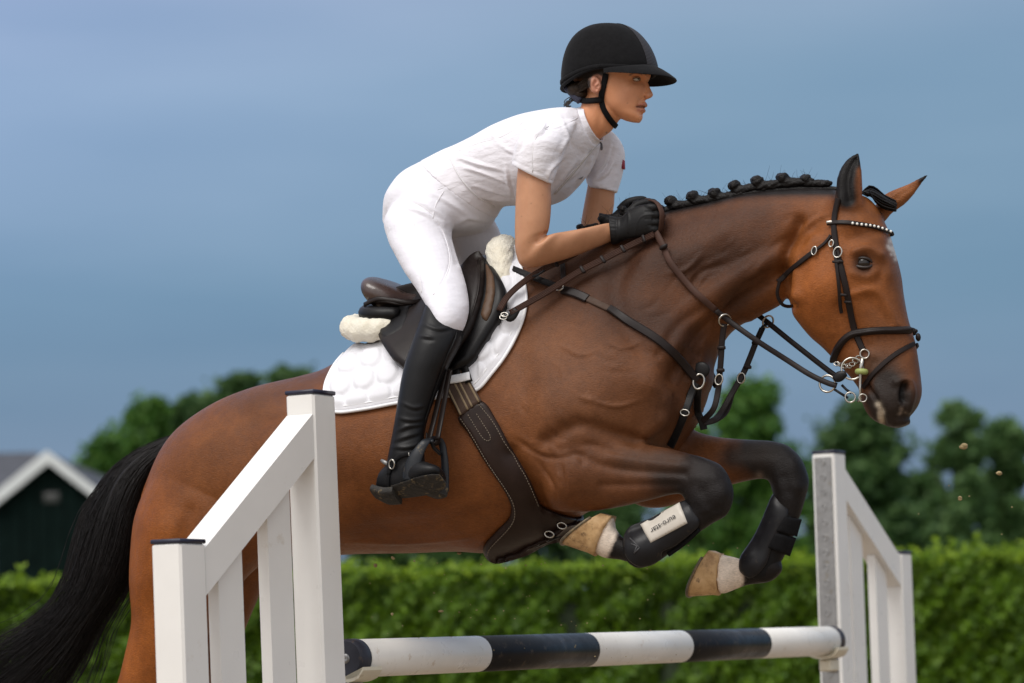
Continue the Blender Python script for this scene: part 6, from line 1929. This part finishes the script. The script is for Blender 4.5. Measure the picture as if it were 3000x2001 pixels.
# ================================================================== stirrups
M_st = simple("dark_stirrup_metal", (0.012, 0.014, 0.018), .40, .2, 40, .1, 90, .001, spec=.3, dirt=((0.2, 0.15, 0.08), .10, 50))
def stirrup(dx, wn, wf, label, mir=False):
    m_ = (lambda P: mirror(P)) if mir else (lambda P: P)
    t = thing("stirrup", label, "stirrup", m_(HP(1270, 1350, (wn + wf) / 2)), "stirrups on their leathers")
    q_ = lambda u, v, w: m_(HP(u + dx, v, w))
    # outer arm, wide plate
    P = np.array([q_(1262, 1286, (wn + wf) / 2), q_(1247, 1294, wn - .01), q_(1230, 1318, wn), q_(1214, 1350, wn + .006), q_(1206, 1382, wn + .008), q_(1206, 1408, wn + .008)])
    mk("outer_arm", Geo().tube(np.hstack([P, np.array([[.008], [.011], [.015], [.020], [.024], [.025]])]), 0, m=14, step=.006, ref=LAT * (-1 if mir else 1), flat=.4), M_st, t)
    P = np.array([q_(1262, 1286, (wn + wf) / 2), q_(1284, 1289, wf + .01), q_(1295, 1302, wf), q_(1301, 1335, wf), q_(1304, 1375, wf), q_(1303, 1440, wf)])
    mk("inner_arm", Geo().tube(np.hstack([P, np.array([[.008], [.009], [.0095], [.010], [.011], [.012]])]), 0, m=12, step=.006, ref=LAT, flat=.5), M_st, t)
    P = np.array([q_(1265, 1290, wn - .02), q_(1270, 1310, (wn + wf) / 2), q_(1290, 1330, wf + .012)])
    mk("cross_bar", Geo().tube(catmull(P, 10), .005, m=10), M_st, t)
    a, b = q_(1200, 1404, wn + .012), q_(1300, 1446, wf + .004)
    e1 = unit(b - a); e2 = unit(np.cross(e1, np.array([0, 0, 1.0]))); e3 = np.cross(e1, e2)
    mk("tread", Geo().bbox((a + b) / 2, (np.linalg.norm(b - a) / 2, .026, .017), np.array([e1, e2, e3]), .007), M_solemud, t, auto=45)
    # leather: two runs from under the flap to the eye
    for o_, (ua, ub) in enumerate(((1305, 1258), (1318, 1282))):
        P = np.array([q_(ua, 1085, .335 + .004 * o_), q_((ua * .65 + ub * .35), 1160, .35 + .004 * o_), q_((ua * .3 + ub * .7), 1230, .365), q_(ub, 1288, (wn + wf) / 2 + .004 * o_)])
        P = catmull(P, 24); nn = LAT * (-1 if mir else 1) - HEAD_DIR * .5
        mk("stirrup_leather", Geo().strap(P, np.tile(unit(nn), (24, 1)), .019, .004), M_lbrn, t)
    P = np.array([q_(1254, 1270, .372), q_(1256, 1292, .378), q_(1276, 1300, .38), q_(1284, 1280, .376)]); P = catmull(P, 12)
    mk("leather_loop", Geo().strap(P, np.tile(unit(np.array([0, 0, -1.0]) + LAT * .3), (12, 1)), .018, .004), M_lbrn, t)
    return t
stirrup(0, .425, .345, "dark stirrup on a brown leather holding the rider's nearer boot")
# ================================================================== the jump: two wings, one pole, cups
M_pvc = simple("white_plastic", (0.78, 0.77, 0.745), 0.34, 0.03, 6, 0.05, 90, .001, dirt=((0.55, 0.48, 0.38), -0.12, 7))
M_cap = simple("dark_blue_cap", (0.012, 0.014, 0.035), 0.4, 0.2, 20)
M_hole = simple("dark_keyhole", (0.035, 0.035, 0.034), 0.5, 0.2, 40, metal=0.6)
WD = unit(np.array([.495, .868, 0])); WN = np.array([.868, -.495, 0.0])      # along the jump, across it towards the landing side
PS = 0.088                                                                  # post width
def wing(corner_px, Ycorner, short_top_v, short_dir, lean, label, strip):
    """corner_px = the near edge of the tall post's top as seen; short_dir -1: the short post is nearer, +1: farther"""
    top = YP(*corner_px, Ycorner)
    upv = unit(np.array([-math.tan(lean), 0, 1.0]))
    # the seen edge joins the end face and the landing-side face: move to the post's axis
    axis_top = top + WD * PS * 1.18 / 2 - WN * PS / 2
    base = axis_top - upv * (axis_top[2] / upv[2])
    ax = np.array([WD, WN, upv])
    t = thing("jump_wing", label, "jump wing", base, "white wings of the jump")
    Ht = (axis_top[2]) / upv[2]
    sep_ = 0.60
    sbase = base + WD * sep_ * short_dir; sbase[2] = 0
    # short post height from the photograph
    d = rays(*short_top_v); tt = (sbase[1] - CAM[1] + (-WD[1] - WN[1]) * 0) / d[1]
    Hs = (CAM + d * tt)[2]
    def part(name, gg, mat, par=t, **k): return mk(name, gg, mat, par, **k)
    gg = Geo().bbox(base + upv * Ht / 2, (PS * 1.18 / 2, PS / 2, Ht / 2), ax, .006); pt = part("post", gg, M_pvc, auto=40)
    part("post_cap", Geo().bbox(base + upv * (Ht + .004), (PS * 1.18 / 2 + .001, PS / 2 + .001, .0055), ax, .002), M_cap, pt)
    gg = Geo().bbox(sbase + upv * Hs / 2, (PS * 1.18 / 2, PS / 2, Hs / 2), ax, .006); ps = part("post", gg, M_pvc, auto=40)
    part("post_cap", Geo().bbox(sbase + upv * (Hs + .004), (PS * 1.18 / 2 + .001, PS / 2 + .001, .0055), ax, .002), M_cap, ps)
    # slanting rail between the posts
    a0 = PS * 1.18 / 2 + .001; a1 = sep_ - PS * 1.18 / 2 - .001
    zl = Hs - .012; zh = Ht - .055
    th = .088
    V_ = []
    for a, z in ((a0, zl), (a1, zh)):
        for b in (-.040, .040):
            for zz in (z, z - th * 1.3):
                V_.append((base if short_dir > 0 else base) + WD * (sep_ - a) * short_dir + WN * b + upv * zz)
    gg = Geo(); gg.hexa(V_); part("rail", gg, M_pvc, smooth=False)
    rail_bot = lambda a: zl + (zh - zl) * (a - a0) / (a1 - a0) - th * 1.3
    # upright slats
    for fa in (0.19, 0.41):
        a = fa; hw = .052
        V_ = []
        for aa in (a - hw, a + hw):
            for b in (-.016, .016):
                for zz in (.16, rail_bot(aa) - .002):
                    V_.append(base + WD * (sep_ - aa) * short_dir + WN * b + upv * zz)
        gg = Geo(); gg.hexa(V_); part("slat", gg, M_pvc, smooth=False)
    gg = Geo().bbox(base + WD * sep_ * short_dir / 2 + upv * .11, (sep_ / 2 - PS * 1.18 / 2 - .002, .035, .045), ax, .005); part("bottom_rail", gg, M_pvc, auto=40)
    for bb in (base, sbase):
        gg = Geo().bbox(bb + np.array([0, 0, .045]), (.05, .32, .045), np.array([WD, WN, [0, 0, 1]]), .008); part("foot", gg, M_pvc, auto=40)
    # cup track on the inner face of the tall post
    inner = -WD * short_dir
    f0 = base + inner * (PS * 1.18 / 2 + .003)
    gg = Geo().bbox(f0 + upv * (Ht / 2 - .004), (.003, .033, Ht / 2 - .012), ax, .0015); tr = part("cup_track", gg, M_galv, auto=40)
    z = Ht - .035
    k = 0
    while z > .25:
        gg = Geo(); R = []
        for e in (0.0005, .0035):
            R.append([f0 + inner * (.0028 + (.0012 if e < .001 else .0004)) + WN * .011 * math.cos(q_) + upv * (z + .011 * math.sin(q_) * (1.8 if k == 0 and math.sin(q_) < 0 else 1)) for q_ in np.linspace(0, 2 * math.pi, 16, endpoint=False)])
        gg.rings(np.array(R[:1] + R[:1]), True)
        gg2 = Geo(); c0 = f0 + inner * .0034
        pts = [c0 + WN * .0105 * math.cos(q_) + upv * (z + .0105 * math.sin(q_)) for q_ in np.linspace(0, 2 * math.pi, 16, endpoint=False)]
        gg2.tube(np.array(pts + pts[:1]), .0016, m=6, cap=False)
        part("rivet" if k == 0 else "track_hole_rim", gg2, M_galv, tr)
        c1 = [c0 - inner * .0006 + WN * .0095 * math.cos(q_) + upv * (z + .0095 * math.sin(q_)) for q_ in np.linspace(0, 2 * math.pi, 16, endpoint=False)]
        gg3 = Geo(); gg3.add(c1, [tuple(range(16))]); part("track_hole", gg3, M_hole if k else M_pvc, tr, smooth=False)
        z -= .0545 if k else .055; k += 1
    return t, base, upv, Ht
wl_, baseL, upL, HtL = wing((918, 1150), 7.60, (585, 1590), -1, rad(1.1), "nearest white jump wing with slanted rail in front of the horse's hindquarters", True)
wr_, baseR, upR, HtR = wing((2443, 1325), 10.72, (2632, 1622), 1, rad(0.0), "farther white jump wing with galvanised cup track at the pole's far end", True)

# pole
pa = YP(1012, 1930, 7.82); pb = YP(2440, 1877, 10.42)
pd = pb - pa; PL = np.linalg.norm(pd); pu = pd / PL; PRAD = .0505
pole = thing("jump_pole", "round white and black striped pole laid between the white wings", "pole", tuple(pa + pd * .5))
M_pw = simple("white_pole_paint", (0.78, 0.76, 0.72), 0.32, 0.04, 8, .08, 60, .002, dirt=((0.40, 0.28, 0.16), .02, 30))
M_pb = simple("black_pole_paint", (0.006, 0.006, 0.008), 0.34, 0.3, 12, .12, 70, .002, spec=.25, dirt=((0.10, 0.075, 0.05), .18, 30))
M_pc = simple("grey_pole_cap", (0.035, 0.037, 0.050), 0.5, 0.2, 30, .1, 60, .002, spec=.25, dirt=((0.22, 0.14, 0.07), .30, 22))
def pole_t(u):
    k = (u - 1500.0)
    # solve for the place on the axis seen at column u (row taken along the axis)
    lo, hi = 0.0, 1.0
    for _ in range(40):
        m = (lo + hi) / 2
        if proj(pa + pd * m)[0] < u: lo = m
        else: hi = m
    return (lo + hi) / 2 * PL
side = unit(np.cross(pu, [0, 0, 1.0])); pup = np.cross(side, pu)
def cyl(a, b, r, name, mat, bev=.002, par=pole, m=40):
    R = []
    for s, rr in ((a, r - bev), (a + bev, r), (b - bev, r), (b, r - bev)):
        R.append([pa + pu * s + (side * math.cos(q_) + pup * math.sin(q_)) * rr for q_ in np.linspace(0, 2 * math.pi, m, endpoint=False)])
    return mk(name, Geo().rings(np.array(R)), mat, par, auto=45)
bounds = [pole_t(u) for u in (1045, 1398, 1716, 1992, 2222, 2426)]
cap = cyl(0, bounds[0], PRAD + .0015, "end_cap", M_pc, .006)
for i in range(5):
    cyl(bounds[i] + (.0006 if i else .0), bounds[i + 1] - .0006, PRAD, "stripe", M_pb if i % 2 else M_pw, .0006)
cap2 = cyl(bounds[5], PL, PRAD + .0015, "end_cap", M_pc, .006)
g = Geo()
for s, rr in ((0, .020),):
    R = []
    for dz, r2 in ((.0, .014), (-.002, .013), (-.004, .009), (-.004, .005), (-.002, .001)):
        R.append([pa + pu * (dz + .0005) + (side * math.cos(q_) + pup * math.sin(q_)) * r2 for q_ in np.linspace(0, 2 * math.pi, 20, endpoint=False)])
    g.rings(np.array(R))
mk("cap_screw", g, M_galv, cap)

# cups
M_cup = simple("cream_plastic", (0.66, 0.62, 0.50), 0.45, 0.08, 12, .1, 40, .002, dirt=((0.40, 0.32, 0.20), .15, 20))
def cup(center_s, inward, label):
    c = pa + pu * center_s
    t = thing("jump_cup", label, "jump cup", tuple(c - pup * .09), "cups holding the pole ends")
    R = []
    for s in (-.045, .045):
        row = []
        for k in range(9):      # shallow cradle
            x_ = -.062 + .124 * k / 8
            z_ = -PRAD - .004 + 5.2 * x_ * x_ + (.012 if k in (0, 8) else 0)
            row.append((x_, z_))
        full = row + [(x_, z_ - .009) for x_, z_ in reversed(row)]
        R.append([c + pu * s + side * x_ + pup * z_ for x_, z_ in full])
    mk("cradle", Geo().rings(np.array(R)), M_cup, t, auto=35)
    gg = Geo().bbox(c + pu * (-inward * .012) - pup * (PRAD + .034), (.040, .022, .021), np.array([pu, side, pup]), .005)
    mk("bracket", gg, M_cup, t, auto=40)
    gg = Geo().bbox(c + pu * (-inward * .052) - pup * (PRAD + .036), (.006, .016, .026), np.array([pu, side, pup]), .003)
    mk("hook_plate", gg, M_galv, t, auto=40)
cup(.035, 1, "cream plastic cup under the near end of the pole")
cup(PL - .05, -1, "cream plastic cup under the far end of the pole by the metal track")
# ================================================================== sand thrown up by the horse
M_clod = simple("sand_clod", (0.30, 0.235, 0.12), .9, .25, 60)
g = Geo()
spots = [(2820, 1308, 11), (2926, 1386, 9), (2780, 1423, 3), (2812, 1459, 7), (2840, 1454, 3), (2692, 1505, 3), (1992, 1604, 6), (2016, 1600, 3), (1982, 1612, 4), (1345, 1622, 6), (1150, 1632, 5), (1102, 1658, 6), (1212, 1642, 4),
         (1280, 1650, 3), (1540, 1657, 4), (1408, 1652, 3), (1148, 1800, 5), (1290, 1790, 6), (1380, 1810, 3), (1180, 1832, 3), (1508, 1814, 3), (1720, 1826, 3), (1875, 1812, 3), (2000, 1596, 4), (2090, 1590, 3), (2160, 1605, 3), (2440, 1590, 3), (2935, 1565, 3), (2965, 1486, 3)]
for k in range(60): spots.append((RNG.uniform(1050, 2000), RNG.uniform(1620, 1930), RNG.uniform(1.5, 3)))
for u, v, r in spots:
    w = RNG.uniform(-.25, .25) if v > 1590 and u < 2000 else -.15
    p = HP(u, v, w)
    for k in range(1 if r < 5 else 3):
        g.ball(p + RNG.normal(0, .3 * r * PX, 3), np.array([1.1, 1, .7]) * r * PX * RNG.uniform(.6, 1.0), 6, 4)
o = mk("flying_sand", g, M_clod, None, recalc=False); tag(o, kind="stuff")
